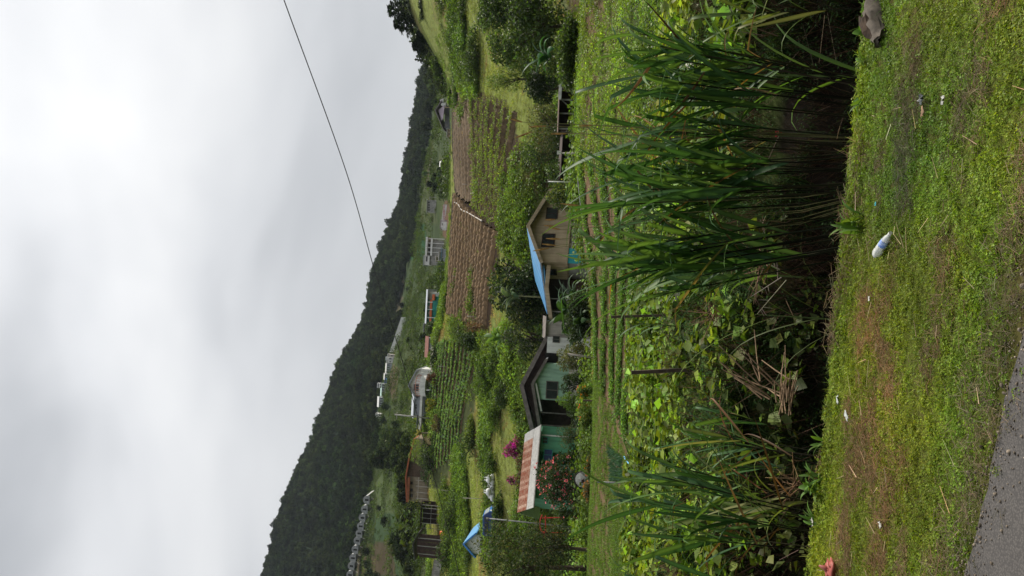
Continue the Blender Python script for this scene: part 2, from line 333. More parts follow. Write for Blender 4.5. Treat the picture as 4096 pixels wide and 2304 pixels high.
# ------------------------------------------------------------------ ground sheet
def inpoly(u, v, poly):
    c = np.zeros(np.shape(u), bool); n = len(poly)
    for i in range(n):
        (x1, y1), (x2, y2) = poly[i], poly[(i+1) % n]
        if y1 == y2: continue
        c ^= ((y1 > v) != (y2 > v)) & (u < (x2-x1)*(v-y1)/(y2-y1)+x1)
    return c
PATCH = [  # far fields: outline in the picture, distance range, colour of crop, soil or painted furrow shade
 ([(112, 376), (112, 398), (72, 402), (0, 402), (0, 372), (60, 372), (85, 374)], 240, 470, (0.027, 0.049, 0.019)),
 ([(62, 362), (112, 374), (112, 392), (62, 398)], 240, 470, (0.051, 0.071, 0.026)),
 ([(30, 357), (36, 392), (0, 396), (0, 357)], 240, 480, (0.048, 0.037, 0.020)),
 ([(60, 315), (28, 318), (18, 330), (52, 332)], 480, 760, (0.034, 0.051, 0.024)),
 ([(300, 378), (330, 392), (420, 412), (430, 432), (330, 440), (270, 436), (262, 400)], 215, 800, (0.031, 0.048, 0.018)),
 ([(330, 402), (352, 406), (352, 425), (318, 428), (315, 410)], 215, 800, (0.017, 0.058, 0.027)),
 ([(352, 398), (392, 404), (402, 432), (352, 438)], 215, 800, (0.048, 0.061, 0.024)),
 ([(395, 416), (425, 422), (425, 432), (392, 428)], 215, 800, (0.075, 0.058, 0.037)),
 ([(268, 384), (300, 392), (300, 404), (262, 402)], 215, 800, (0.058, 0.051, 0.031)),
 ([(430, 430), (470, 432), (470, 450), (410, 452)], 205, 800, (0.034, 0.051, 0.019)),
 ([(215, 388), (238, 400), (205, 424), (160, 408), (165, 392)], 205, 470, (0.041, 0.058, 0.020)),
 ([(190, 388), (212, 393), (206, 400), (172, 394)], 300, 470, (0.075, 0.058, 0.034)),
 ([(262, 445), (384, 452), (372, 472), (350, 503), (246, 490), (243, 468)], 88, 160, (0.024, 0.015, 0.009)),  # furrow ground darkened, painting the shade between the ridges
 ([(376, 455), (494, 448), (476, 505), (430, 522), (345, 506), (372, 478)], 88, 165, (0.040, 0.028, 0.017)),  # same painted furrow shade under the bean rows
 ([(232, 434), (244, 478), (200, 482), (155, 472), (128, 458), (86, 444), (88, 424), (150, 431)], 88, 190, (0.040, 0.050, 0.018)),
 ([(340, 443), (375, 444), (378, 450), (330, 452)], 155, 330, (0.082, 0.051, 0.031)),
]
def gcol(x, y, z):
    s = y-edge(x); u, v = proj(x, np.maximum(y, 1), z); n1 = fbm(x, y, 1.3); n2 = fbm(x+50, y, 9); n3 = fbm(x, y+70, 45)
    def mixc(a, b, t): t = np.clip(t, 0, 1)[:, None]; return a*(1-t)+b*t
    A = lambda *c: np.tile(np.array(c, float), (len(x), 1))
    c = mixc(A(0.050, 0.058, 0.012), A(0.070, 0.054, 0.024), (n1-0.42)*4)
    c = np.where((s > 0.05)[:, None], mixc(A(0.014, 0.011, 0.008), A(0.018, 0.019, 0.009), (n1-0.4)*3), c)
    c = np.where((y > 14)[:, None], mixc(A(0.045, 0.060, 0.018), A(0.075, 0.052, 0.030), (n1-0.5)*4), c)
    c = np.where((y > 31)[:, None], mixc(A(0.115, 0.075, 0.045), A(0.075, 0.085, 0.028), (n2-0.55)*4), c)
    c = np.where((y > 50)[:, None], mixc(A(0.060, 0.075, 0.024), A(0.085, 0.060, 0.036), (n2-0.5)*4), c)
    c = np.where((y > 84)[:, None], mixc(A(0.135, 0.160, 0.040), A(0.150, 0.105, 0.055), (n2-0.52)*5), c)
    c = np.where((y > 172)[:, None], mixc(A(0.028, 0.045, 0.016), A(0.048, 0.060, 0.021), (n3-0.5)*5), c)
    c = np.where((y > 480)[:, None], A(0.020, 0.034, 0.016), c)
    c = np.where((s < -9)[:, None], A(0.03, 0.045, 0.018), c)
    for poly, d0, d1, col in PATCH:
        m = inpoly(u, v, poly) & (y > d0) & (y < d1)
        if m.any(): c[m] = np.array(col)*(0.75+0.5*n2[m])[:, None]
    return c
ang = np.concatenate([np.linspace(-180, -32, 75)[:-1], np.linspace(-32, 32, 420), np.linspace(32, 180, 75)[1:]])
rad = np.concatenate([[0.3, 1, 2], np.arange(2.6, 9.6, 0.11), np.geomspace(9.7, 60, 120)[1:], np.geomspace(60, 2100, 230)[1:]])
A_, R_ = np.meshgrid(np.radians(ang), rad, indexing='ij'); gx = (np.sin(A_)*R_).ravel(); gy = (np.cos(A_)*R_).ravel(); gzz = gz(gx, gy)
na_, nr_ = len(ang), len(rad); ii = np.arange((na_-1)*(nr_-1)); ai, ri = ii//(nr_-1), ii % (nr_-1); b0 = ai*nr_+ri
Fq = np.stack([b0, b0+1, b0+nr_+1, b0+nr_], 1)
gm = bpy.data.materials.new('ground_soil'); gm.use_nodes = True; t = gm.node_tree; bs = t.nodes['Principled BSDF']; bs.inputs['Roughness'].default_value = 0.95; bs.inputs['Specular IOR Level'].default_value = 0.04
at = t.nodes.new('ShaderNodeAttribute'); at.attribute_name = 'Col'; tcg = t.nodes.new('ShaderNodeTexCoord'); nz = t.nodes.new('ShaderNodeTexNoise'); nz.inputs['Scale'].default_value = 1.4; nz.inputs['Detail'].default_value = 9; nz.inputs['Roughness'].default_value = 0.7
t.links.new(tcg.outputs['Object'], nz.inputs['Vector']); mr = t.nodes.new('ShaderNodeMapRange'); mr.inputs[1].default_value = 0.3; mr.inputs[2].default_value = 0.7; mr.inputs[3].default_value = 0.55; mr.inputs[4].default_value = 1.45
t.links.new(nz.outputs[0], mr.inputs[0]); mm = t.nodes.new('ShaderNodeVectorMath'); mm.operation = 'SCALE'; t.links.new(at.outputs['Color'], mm.inputs[0]); t.links.new(mr.outputs[0], mm.inputs['Scale']); t.links.new(mm.outputs[0], bs.inputs['Base Color'])
bp = t.nodes.new('ShaderNodeBump'); bp.inputs['Strength'].default_value = 0.5; bp.inputs['Distance'].default_value = 0.05; t.links.new(nz.outputs[0], bp.inputs['Height']); t.links.new(bp.outputs[0], bs.inputs['Normal'])
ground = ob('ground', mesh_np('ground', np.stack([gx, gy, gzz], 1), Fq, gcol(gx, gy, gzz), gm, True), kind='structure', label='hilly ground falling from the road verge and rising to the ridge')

# road with ragged edge
mr_ = bpy.data.materials.new('asphalt'); mr_.use_nodes = True; t = mr_.node_tree; bs = t.nodes['Principled BSDF']; bs.inputs['Roughness'].default_value = 0.9
tcg = t.nodes.new('ShaderNodeTexCoord'); v1 = t.nodes.new('ShaderNodeTexVoronoi'); v1.inputs['Scale'].default_value = 95; n1_ = t.nodes.new('ShaderNodeTexNoise'); n1_.inputs['Scale'].default_value = 2.2; n1_.inputs['Detail'].default_value = 8
for q in (v1, n1_): t.links.new(tcg.outputs['Object'], q.inputs['Vector'])
r1 = t.nodes.new('ShaderNodeValToRGB'); r1.color_ramp.elements[0].color = (0.080, 0.073, 0.070, 1); r1.color_ramp.elements[1].color = (0.036, 0.033, 0.033, 1); r1.color_ramp.elements[0].position = 0.1; r1.color_ramp.elements[1].position = 0.6
t.links.new(v1.outputs['Distance'], r1.inputs[0]); mv = t.nodes.new('ShaderNodeVectorMath'); mv.operation = 'SCALE'; mr = t.nodes.new('ShaderNodeMapRange'); mr.inputs[3].default_value = 0.75; mr.inputs[4].default_value = 1.35
t.links.new(n1_.outputs[0], mr.inputs[0]); t.links.new(r1.outputs[0], mv.inputs[0]); t.links.new(mr.outputs[0], mv.inputs['Scale']); t.links.new(mv.outputs[0], bs.inputs['Base Color'])
bp = t.nodes.new('ShaderNodeBump'); bp.inputs['Strength'].default_value = 0.6; bp.inputs['Distance'].default_value = 0.006; t.links.new(v1.outputs['Distance'], bp.inputs['Height']); t.links.new(bp.outputs[0], bs.inputs['Normal'])
xs = np.linspace(-45, 45, 900); ye = road_edge(xs)+(fbm(xs, xs*0, 0.6)-0.5)*0.16+(fbm(xs, xs*0+9, 0.13)-0.5)*0.09
V = np.concatenate([np.stack([xs, ye-6.5, np.full_like(xs, 0.012)], 1), np.stack([xs, ye, np.full_like(xs, 0.012)], 1), np.stack([xs, ye+0.012, np.full_like(xs, -0.03)], 1)])
i = np.arange(899); n = 900
ob('road', mesh_np('road', V, np.concatenate([np.stack([i, i+1, i+n+1, i+n], 1), np.stack([i+n, i+n+1, i+2*n+1, i+2*n], 1)]), None, mr_), kind='structure', label='grey asphalt road with a broken edge beside the verge')

# ------------------------------------------------------------------ verge: short mown grass, thatch and litter
r = np.random.default_rng(11); GR = (0.145, 0.205, 0.024); DRY = (0.25, 0.185, 0.11)
meshes = []
for k in range(3): meshes.append(jmesh('verge_tuft', p_grass(34, 0.055, 0.055, 0.0036, 1.3, GR, r, 3, 0.35, 0.5), LEAFI))
for k in range(2): meshes.append(jmesh('verge_clover', p_leafclump(30, 0.05, 0.04, 0.016, 0.014, (0.145, 0.21, 0.02), r)+p_grass(14, 0.05, 0.05, 0.004, 1.2, GR, r, 3), LEAFI))
for k in range(2):
    a = r.uniform(0, 6.283, 20); p0 = np.stack([r.normal(0, 0.04, 20), r.normal(0, 0.04, 20), r.uniform(0.005, 0.03, 20)], 1); ln = r.uniform(0.03, 0.09, 20)
    p1 = p0+np.stack([np.cos(a)*ln, np.sin(a)*ln, r.normal(0.004, 0.012, 20)], 1)
    meshes.append(jmesh('verge_thatch', [tubes_np(p0, p1, 0.0013, 0.0008, jit(DRY, 20, 0.3, r), 3)]+p_grass(14, 0.05, 0.05, 0.0036, 1.3, GR, r, 3), LEAFI))
protos('verge_tuft', meshes)
n = 66000; px = r.uniform(-4.8, 4.2, n); py = r.uniform(2.6, 9.4, n); s = py-edge(px)+(fbm(px, py, 0.35)-0.5)*0.12; q = py-road_edge(px)+(fbm(px, py, 0.3)-0.5)*0.3
k = (s < 0.10) & (q > -0.12) & (r.random(n) < 0.10+0.9*sm(-0.08, 0.35, q)); px, py, s, q = px[k], py[k], s[k], q[k]
al = px*0.93-py*0.36; ac = q   # along and across the verge
dry = sm(0.56, 0.72, 0.6*fbm(al*0.33, ac, 0.35, 3)+0.4*fbm(px, py, 0.16, 2)) + 0.75*sm(0.45, 0.1, q)
dry = dry+0.8*np.exp(-((ac-0.95-0.12*np.sin(al*1.7))/0.14)**2)*sm(0.45, 0.65, fbm(al, ac, 0.45))
idx = np.where(r.random(len(px)) < np.clip(dry*0.6, 0, 0.5), r.integers(5, 7, len(px)), np.where(r.random(len(px)) < 0.35, r.integers(3, 5, len(px)), r.integers(0, 3, len(px))))
tone = (0.55+0.9*fbm(px, py, 0.5, 3)); yel = fbm(px+9, py, 0.9)[:, None]
tint = np.stack([tone*1.0, tone, tone], 1)*(1+(yel-0.5)*np.array([[0.9, 0.15, -0.2]]))
scatter('verge_grass', 'verge_tuft', np.stack([px, py, gz(px, py)], 1), r.uniform(0.75, 1.35, len(px))*(0.75+0.5*sm(0.25, -0.2, -s-0.2)), tint, 'short patchy mown grass with brown thatch along the road verge', 'grass', idx, 0.25, 2)

# ------------------------------------------------------------------ dark weedy ditch and bank
r = np.random.default_rng(21); DK = (0.020, 0.036, 0.013)  # weed greens darkened so their colour carries the ditch shade
meshes = []
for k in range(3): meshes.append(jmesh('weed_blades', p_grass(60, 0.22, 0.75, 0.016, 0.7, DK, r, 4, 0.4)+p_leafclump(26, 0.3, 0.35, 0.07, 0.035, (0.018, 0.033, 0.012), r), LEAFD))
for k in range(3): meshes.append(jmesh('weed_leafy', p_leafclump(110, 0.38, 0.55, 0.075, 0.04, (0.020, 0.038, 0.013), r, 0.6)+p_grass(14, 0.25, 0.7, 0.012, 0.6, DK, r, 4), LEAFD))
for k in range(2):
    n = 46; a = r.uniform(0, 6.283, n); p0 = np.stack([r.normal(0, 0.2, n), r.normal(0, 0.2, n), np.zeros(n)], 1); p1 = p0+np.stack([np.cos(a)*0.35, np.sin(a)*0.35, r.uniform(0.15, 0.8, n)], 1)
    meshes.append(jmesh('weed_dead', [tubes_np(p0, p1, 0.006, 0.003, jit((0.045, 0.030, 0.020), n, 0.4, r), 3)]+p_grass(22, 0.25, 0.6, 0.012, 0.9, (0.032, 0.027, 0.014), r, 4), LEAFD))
protos('weed', meshes)
n = 9000; px = r.uniform(-16, 16, n); py = r.uniform(5, 24, n); s = py-edge(px); k = (s > 0.5) & (s < 12.5) & (r.random(n) < np.where(s < 10, 1, 0.5)); px, py, s = px[k], py[k], s[k]
hgt = 0.35+0.65*fbm(px, py, 1.5); hgt = np.where(s < 1.6, hgt*0.6, hgt)
u, v = proj(px, py, gz(px, py)); brown = sm(0.45, 0.62, fbm(px+3, py+5, 1.7))
idx = np.where(r.random(len(px)) < 0.15+0.55*brown*(s < 8), r.integers(6, 8, len(px)), r.integers(0, 6, len(px)))
tn = (0.5+0.55*fbm(px, py, 0.9))*np.where(s > 6.5, 0.8+2.8*sm(6.5, 10, s), 0.75)  # tint lowest in the ditch, painting its shade, rising up the far wall
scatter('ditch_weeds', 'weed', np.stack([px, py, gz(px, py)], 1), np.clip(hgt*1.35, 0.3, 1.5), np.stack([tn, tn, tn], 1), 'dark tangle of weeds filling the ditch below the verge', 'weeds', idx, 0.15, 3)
# pale dead stalks lying through the ditch
n = 420; px = r.uniform(-6, 6, n); py = r.uniform(7.2, 15, n); s = py-edge(px); k = s > 0.9; px, py = px[k], py[k]; n = len(px); a = r.uniform(0, 6.283, n); ln = r.uniform(0.25, 1.0, n); el = r.uniform(-0.2, 1.1, n)
p0 = np.stack([px, py, gz(px, py)+r.uniform(0.1, 0.75, n)], 1); p1 = p0+np.stack([np.cos(a)*np.cos(el)*ln, np.sin(a)*np.cos(el)*ln, np.sin(el)*ln], 1)
me = jmesh('dead_stalks', [tubes_np(p0, p1, 0.006, 0.003, jit((0.10, 0.07, 0.048), n, 0.5, r), 4)], WOODC)
ob('dead_stalks', me, kind='stuff', label='thin pale dead stalks strewn through the dark ditch', cat='stalks')
# tiny white flower heads and pale leaves
# ------------------------------------------------------------------ vine carpet of the bean and squash garden
r = np.random.default_rng(31); VI = (0.135, 0.215, 0.034)
meshes = [jmesh('vine_clump', p_leafclump(30, 0.6, 0.5, 0.22, 0.19, VI, r, 0.55, ja=0.5), LEAFI) for k in range(3)]
meshes += [jmesh('vine_low', p_leafclump(70, 0.62, 0.22, 0.10, 0.09, (0.120, 0.195, 0.030), r, 0.9, ja=0.38), LEAFI) for k in range(2)]
meshes += [jmesh('vine_mix', p_leafclump(34, 0.6, 0.4, 0.16, 0.13, VI, r, 0.6, ja=0.4)+p_grass(16, 0.4, 0.6, 0.022, 0.9, (0.09, 0.14, 0.03), r, 4), LEAFI)]
protos('vine', meshes)
n = 14000; px = r.uniform(-26, 30, n); py = r.uniform(11.5, 50, n); z = gz(px, py); u, v = proj(px, py, z); s = py-edge(px)
right = u > 400-0.5*(v-590); den = np.where(py < np.where(u < 330, 26.5, 24.5)+2*(fbm(px, py, 4)-0.5), 1.0, np.where(right, 0.75, 0.0)); den = den*np.clip((py/22), 0.5, 1)
k = (s > np.where(u < 335, 5.9, 8.0)+2.0*fbm(px, py, 3)) & (r.random(n) < den); px, py, u, v, s, right = px[k], py[k], u[k], v[k], s[k], right[k]
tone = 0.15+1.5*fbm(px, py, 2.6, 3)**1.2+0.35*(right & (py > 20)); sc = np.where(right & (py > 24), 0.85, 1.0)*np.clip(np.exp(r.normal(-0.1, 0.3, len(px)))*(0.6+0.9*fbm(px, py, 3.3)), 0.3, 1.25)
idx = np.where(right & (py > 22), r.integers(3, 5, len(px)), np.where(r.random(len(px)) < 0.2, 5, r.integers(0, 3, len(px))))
tone = tone*np.where(s < 9, 0.35+0.5*sm(6.5, 9.5, s), 1); tint = np.stack([tone*(1+0.35*(fbm(px, py, 5)-0.4)), tone, tone], 1)  # vine tint lowered towards the ditch as painted shade
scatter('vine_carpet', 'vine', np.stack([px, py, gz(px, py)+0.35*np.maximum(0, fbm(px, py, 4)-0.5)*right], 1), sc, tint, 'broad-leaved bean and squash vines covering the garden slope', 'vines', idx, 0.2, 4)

# terrace bean rows: soil strips stay bare between them
def rows_between(A0, A1, B0, B1, k, m):
    """k rows: row i runs from lerp(A0,B0) to lerp(A1,B1) on the ground"""
    out = []
    for i in range(k):
        t = i/(k-1); a = A0+(B0-A0)*t; b = A1+(B1-A1)*t; q = np.linspace(0, 1, m)[:, None]; p = a+(b-a)*q; p[:, 2] = gz(p[:, 0], p[:, 1]); out.append(p)
    return out
r = np.random.default_rng(41)
meshes = [jmesh('bean_plant', p_leafclump(34, 0.3, 0.34, 0.11, 0.095, (0.085, 0.165, 0.026), r, 0.7, ja=0.35), LEAFI) for k in range(4)]
protos('bean', meshes)
a0, a1, b0, b1 = HIT(322, 596, 20), HIT(200, 597, 20), HIT(300, 648, 14), HIT(128, 634, 14)
rw = rows_between(a0, a1, b0, b1, 6, 90); P_ = []
for p in rw:
    p[:, 1] += 0.6*np.sin(np.linspace(0, 3.6, len(p))); p[:, 2] = gz(p[:, 0], p[:, 1])
    q = np.repeat(p, 3, 0)+r.normal(0, 0.24, (len(p)*3, 3))*np.array([1, 1, 0]); P_.append(q)
P_ = np.concatenate(P_); P_ = P_[r.random(len(P_)) < 1.4*fbm(P_[:, 0], P_[:, 1], 2.2)]; P_[:, 2] = gz(P_[:, 0], P_[:, 1]); tn = 0.7+0.8*fbm(P_[:, 0], P_[:, 1], 2)
a0, a1, b0, b1 = HIT(420, 582, 20), HIT(318, 592, 20), HIT(400, 645, 14), HIT(306, 648, 14)
P2 = []
for p in rows_between(a0, a1, b0, b1, 6, 90):
    P2.append(np.repeat(p, 3, 0)+r.normal(0, 0.26, (len(p)*3, 3))*np.array([1, 1, 0]))
P2 = np.concatenate(P2); P2 = P2[r.random(len(P2)) < 1.4*fbm(P2[:, 0], P2[:, 1], 2.2)]; P2[:, 2] = gz(P2[:, 0], P2[:, 1]); t2 = 0.8+0.7*fbm(P2[:, 0], P2[:, 1], 2)
n = 2600; wx = r.uniform(-14, 12, n); wy = r.uniform(24, 46, n); k = fbm(wx, wy, 1.8) > 0.5; W_ = np.stack([wx[k], wy[k], gz(wx[k], wy[k])-0.12], 1)
P_ = np.concatenate([P_, P2, W_]); tn = np.concatenate([tn, t2, np.full(len(W_), 0.75)])
scatter('bean_rows', 'bean', P_, r.uniform(0.5, 0.85, len(P_)), np.stack([tn, tn, tn], 1), 'low bean plants in curving rows with bare brown soil between', 'bean plants', None, 0.15, 5)
# onion patch and lawn strip on the left of the terrace
meshes = [jmesh('onion_tuft', p_grass(16, 0.06, 0.33, 0.016, 0.25, (0.05, 0.12, 0.075), r, 3, 0.2), LEAFI) for k in range(2)]+[jmesh('lawn_tuft', p_grass(40, 0.22, 0.16, 0.014, 0.8, (0.10, 0.165, 0.03), r, 3, 0.3), LEAFI) for k in range(2)]
protos('tuft', meshes)
n = 26000; px = r.uniform(-30, 4, n); py = r.uniform(26, 50, n); u, v = proj(px, py, gz(px, py))
on = inpoly(u, v, [(132, 609), (96, 612), (94, 624), (118, 624)]); lw = inpoly(u, v, [(225, 584), (120, 584), (60, 584), (-20, 584), (-20, 640), (90, 636), (150, 616), (195, 600)]) & ~on
for nm, mk, ix, lb, ct in (('onion_patch', on, (0, 2), 'blue-green onion leaves in a small patch beside the lawn strip', 'onions'), ('lawn_strip', lw, (2, 4), 'bright green short grass strip along the terrace edge', 'grass')):
    k = np.where(mk)[0][:3500]; tn = 0.7+0.7*fbm(px[k], py[k], 2)
    scatter(nm, 'tuft', np.stack([px[k], py[k], gz(px[k], py[k])], 1), r.uniform(0.7, 1.3, len(k)), np.stack([tn, tn, tn], 1), lb, ct, r.integers(ix[0], ix[1], len(k)), 0.1, 6)

# ------------------------------------------------------------------ hillside cover
r = np.random.default_rng(51)
meshes = [jmesh('hill_tuft', p_grass(46, 0.5, 0.42, 0.03, 0.8, (0.16, 0.19, 0.042), r, 3, 0.35), LEAFI) for k in range(2)]
meshes += [jmesh('hill_leafy', p_leafclump(90, 0.7, 0.7, 0.16, 0.13, (0.085, 0.145, 0.028), r, 0.6, ja=0.35), LEAFI) for k in range(3)]
meshes += [jmesh('hill_dry', p_grass(46, 0.5, 0.4, 0.03, 0.8, (0.20, 0.155, 0.065), r, 3, 0.35), LEAFI)]
protos('hill', meshes)
FIELD_KEEP = [[(262, 446), (382, 453), (372, 472), (350, 500), (246, 490), (244, 470)], [(376, 455), (492, 450), (470, 505), (420, 520), (352, 500), (372, 478)], [(232, 434), (242, 478), (200, 482), (155, 472), (128, 458), (86, 444), (88, 424), (150, 431)]]
n = 60000; px = r.uniform(-75, 75, n); py = 50+125*r.random(n)**0.8; k = np.abs(px) < py*0.44; px, py = px[k], py[k]; u, v = proj(px, py, gz(px, py))
fld = np.zeros(len(px), bool)
for f_ in FIELD_KEEP: fld |= inpoly(u, v, f_) & (py > 88)
fld &= ~((fbm(px, py, 5) > 0.66) & (r.random(len(px)) < 0.5)) & (r.random(len(px)) < 0.975)
k = ~fld & (r.random(len(px)) < np.where((py > 146) & (u > 300), 0.25, 0.62)); px, py, u, v = px[k], py[k], u[k], v[k]
lush = fbm(px, py, 11); dryn = fbm(px+40, py+20, 9); idx = np.where(lush > 0.53, r.integers(2, 5, len(px)), np.where(dryn > 0.58, 5, r.integers(0, 2, len(px))))
tn = 1.15*(0.35+1.3*fbm(px, py, 6))*np.exp(r.normal(0, 0.22, len(px)))
scatter('hillside_cover', 'hill', np.stack([px, py, gz(px, py)-0.03], 1), r.uniform(0.6, 1.4, len(px))*np.where(lush > 0.53, 1.55, 0.9)*np.where((py > 143) & (u > 290), 0.4, 1.0), np.stack([tn*(1+0.3*(dryn-0.4)), tn, tn], 1), 'rough grass and weeds over the terraced hillside behind the houses', 'weeds', idx, 0.15, 7)

n = 30000; py = 178+430*r.random(n)**0.8; px = (r.random(n)-0.5)*0.95*py; u, v = proj(px, py, gz(px, py)); k = (r.random(n) < 0.55*sm(0.35, 0.6, fbm(px, py, 22))+0.12) & (v > 360) & ~((py < 340) & (((u > 303) & (u < 384)) | ((u > 415) & (u < 482)) | ((u > 240) & (u < 290) & (py < 215))) & (r.random(n) < 0.93)); px, py = px[k], py[k]
tn = (0.25+0.42*fbm(px, py, 14))*np.exp(r.normal(0, 0.25, len(px)))
scatter('valley_cover', 'hill', np.stack([px, py, gz(px, py)-0.1], 1), np.exp(r.normal(0.75, 0.4, len(px))), np.stack([tn, tn, tn], 1), 'low scrub and crops over the far slopes under the forest', 'scrub', r.integers(0, 5, len(px)), 0.1, 14)
# ------------------------------------------------------------------ fields with ridges
def ridge_mesh(p, hw, h, seed):
    rr = np.random.default_rng(seed); m = len(p); d = np.gradient(p, axis=0); d[:, 2] = 0; d = unit(d); sdv = np.stack([-d[:, 1], d[:, 0], np.zeros(m)], 1)
    hh = h*(0.75+0.5*rr.random(m)); cs = [(-1.0, -0.12), (-0.42, 0.8), (0.0, 1.0), (0.42, 0.8), (1.0, -0.12)]
    V = []
    for a, b in cs:
        q = p+sdv*(a*hw)*(0.9+0.2*rr.random((m, 1))); q = q.copy(); q[:, 2] = gz(q[:, 0], q[:, 1])+b*hh; V.append(q)
    V = np.stack(V, 1).reshape(-1, 3); i = np.arange(m-1)*5; return V, np.concatenate([np.stack([i+j, i+j+1, i+j+6, i+j+5], 1) for j in range(4)])
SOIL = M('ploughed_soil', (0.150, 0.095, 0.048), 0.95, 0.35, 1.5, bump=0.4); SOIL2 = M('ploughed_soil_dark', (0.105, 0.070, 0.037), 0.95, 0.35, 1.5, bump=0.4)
def field(name, label, quads, k, hw, h, mat, m=70, wob=0.0):
    A0, A1, B0, B1 = [HIT(u_, v_, 86) for u_, v_ in quads]
    cen = (A0+A1+B0+B1)/4; root = ob(name, None, None, label, 'field', loc=cen)
    rr = rows_between(A0, A1, B0, B1, k, m)
    for i, p in enumerate(rr):
        e0_, e1_ = rng.uniform(-0.02, 0.015, 2); q0, q1 = p[0].copy(), p[-1].copy(); p[:] = q0+(q1-q0)*np.linspace(e0_, 1+e1_, len(p))[:, None]; p[:, 1] += 0.35*np.sin(np.linspace(0, 5, len(p))+i*0.2); p[:, 2] = gz(p[:, 0], p[:, 1])
        if wob: p[:, 1] += wob*np.sin(np.linspace(0, 7, len(p))+i*0.3)
        V, Fr = ridge_mesh(p, hw, h, i); ob('soil_ridge', mesh_np('soil_ridge', V-cen, Fr, None, mat, True), root)
    return rr
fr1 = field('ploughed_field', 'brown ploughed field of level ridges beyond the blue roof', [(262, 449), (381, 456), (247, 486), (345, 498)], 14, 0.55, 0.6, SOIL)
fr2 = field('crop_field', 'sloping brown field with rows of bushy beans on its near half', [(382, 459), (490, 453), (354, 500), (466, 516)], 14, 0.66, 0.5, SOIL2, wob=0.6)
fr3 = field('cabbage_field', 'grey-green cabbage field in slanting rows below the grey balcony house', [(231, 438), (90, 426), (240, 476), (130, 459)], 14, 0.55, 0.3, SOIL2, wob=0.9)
r = np.random.default_rng(61)
meshes = [jmesh('cabbage', p_leafclump(18, 0.2, 0.2, 0.2, 0.17, (0.13, 0.22, 0.095), r, 0.5, ja=0.25), LEAFI) for k in range(3)]+[jmesh('sprout', p_leafclump(12, 0.14, 0.2, 0.12, 0.08, (0.13, 0.13, 0.06), r, 0.5), LEAFI) for k in range(2)]+[jmesh('beanbush', p_leafclump(40, 0.34, 0.75, 0.16, 0.13, (0.165, 0.235, 0.045), r, 0.5, ja=0.35), LEAFI) for k in range(3)]
protos('crop', meshes)
def crop(name, rr, step, ix, sc, dz, label, cat, keep=1.0, seed=8, sub=None):
    out = []
    for j, p in enumerate(rr):
        if sub and not sub(j): continue
        L_ = np.linalg.norm(np.diff(p, axis=0), axis=1).sum(); m = int(L_/step); t_ = np.linspace(0, 1, m); q = np.stack([np.interp(t_, np.linspace(0, 1, len(p)), p[:, c]) for c in range(3)], 1)
        q[:, :2] += r.normal(0, 0.06, (m, 2)); out.append(q)
    q = np.concatenate(out); q = q[r.random(len(q)) < keep]; q[:, 2] = gz(q[:, 0], q[:, 1])+dz; tn = 0.7+0.65*fbm(q[:, 0], q[:, 1], 5)
    scatter(name, 'crop', q, sc*r.uniform(0.7, 1.25, len(q)), np.stack([tn, tn, tn], 1), label, cat, r.integers(ix[0], ix[1], len(q)), 0.1, seed)
crop('cabbages', fr3, 0.36, (0, 3), 2.1, 0.2, 'grey-green cabbage heads standing close along the slanting rows', 'cabbages')
crop('seedlings', fr1, 0.6, (3, 5), 0.9, 0.42, 'small pale seedlings dotted along the brown ridges', 'seedlings', 0.8)
crop('bean_bushes', fr2, 0.36, (5, 8), 1.25, 0.25, 'bushy yellow-green beans along the near ridges of the brown field', 'bean plants', 0.92, 9, lambda j: j >= 7)
crop('young_beans', fr2, 0.6, (3, 5), 0.9, 0.22, 'scattered seedlings on the upper bare ridges of the brown field', 'seedlings', 0.5, 10, lambda j: j < 7)

# ------------------------------------------------------------------ forest on the mountain
r = np.random.default_rng(71); meshes = []
for k in range(5):
    tall = k < 2; rz = 3.4 if tall else 2.6; zc = 5.0 if tall else 3.2
    cr = crown_mesh('c', 330, 2.7, 2.7, rz, 9, 1.15, 0.95, (0.030, 0.050, 0.021), r, None, (0.048, 0.070, 0.026)); cr = (cr[0]+np.array([0, 0, zc]), cr[1], cr[2])
    meshes.append(jmesh('forest_tree', [cr, trunk_parts(8, 0.28, 2.7, rz, zc, r, (0.06, 0.05, 0.04), 5)], LEAFD))
protos('forest_tree', meshes)
RU = [0, 43, 71, 107, 151, 194, 226, 282, 322, 365, 389, 433, 473, 500, 516, 560, 640]; RV = [258, 258, 274, 294, 318, 334, 346, 360, 376, 390, 391, 399, 409, 421, 429, 436, 440]
LU = [-300, 0, 60, 112, 150, 200, 250, 290, 340, 400, 440, 500, 560, 700]; LV = [352, 352, 360, 396, 404, 386, 392, 380, 392, 411, 424, 447, 452, 455]
n = 120000; py = 175+900*r.random(n)**0.75; px = (r.random(n)-0.5)*1.75*py; z = gz(px, py); u, v = proj(px, py, z); lim = np.interp(u, LU, LV)
den = np.where(v < lim, 1.0, np.where((fbm(px, py, 38) > 0.60), 0.8, 0.03)); den = np.where(py > 560, 1.0, den)
for poly, d0, d1, col in PATCH: den = np.where(inpoly(u, v, poly) & (py > d0) & (py < d1) & (py < 620), 0.012, den)
den = np.where((u > 145) & (u < 262) & (v > 374) & (v < 428) & (py < 520), den*0.04, den)
den = np.where((u < 112) & (v > 340) & (v < 368) & (py < 445) & (py > 330), 0, den)
den = np.where((py < 345) & (((u > 303) & (u < 386)) | ((u > 415) & (u < 482))), 0.0, den)
sp = np.clip(60/py, 0.25, 0.45)   # fewer far away: crowns overlap in view
k = (r.random(n) < den*np.clip(py/900, 0.32, 0.62)) & (py > 205); px, py, z, u, v = px[k], py[k], z[k], u[k], v[k]
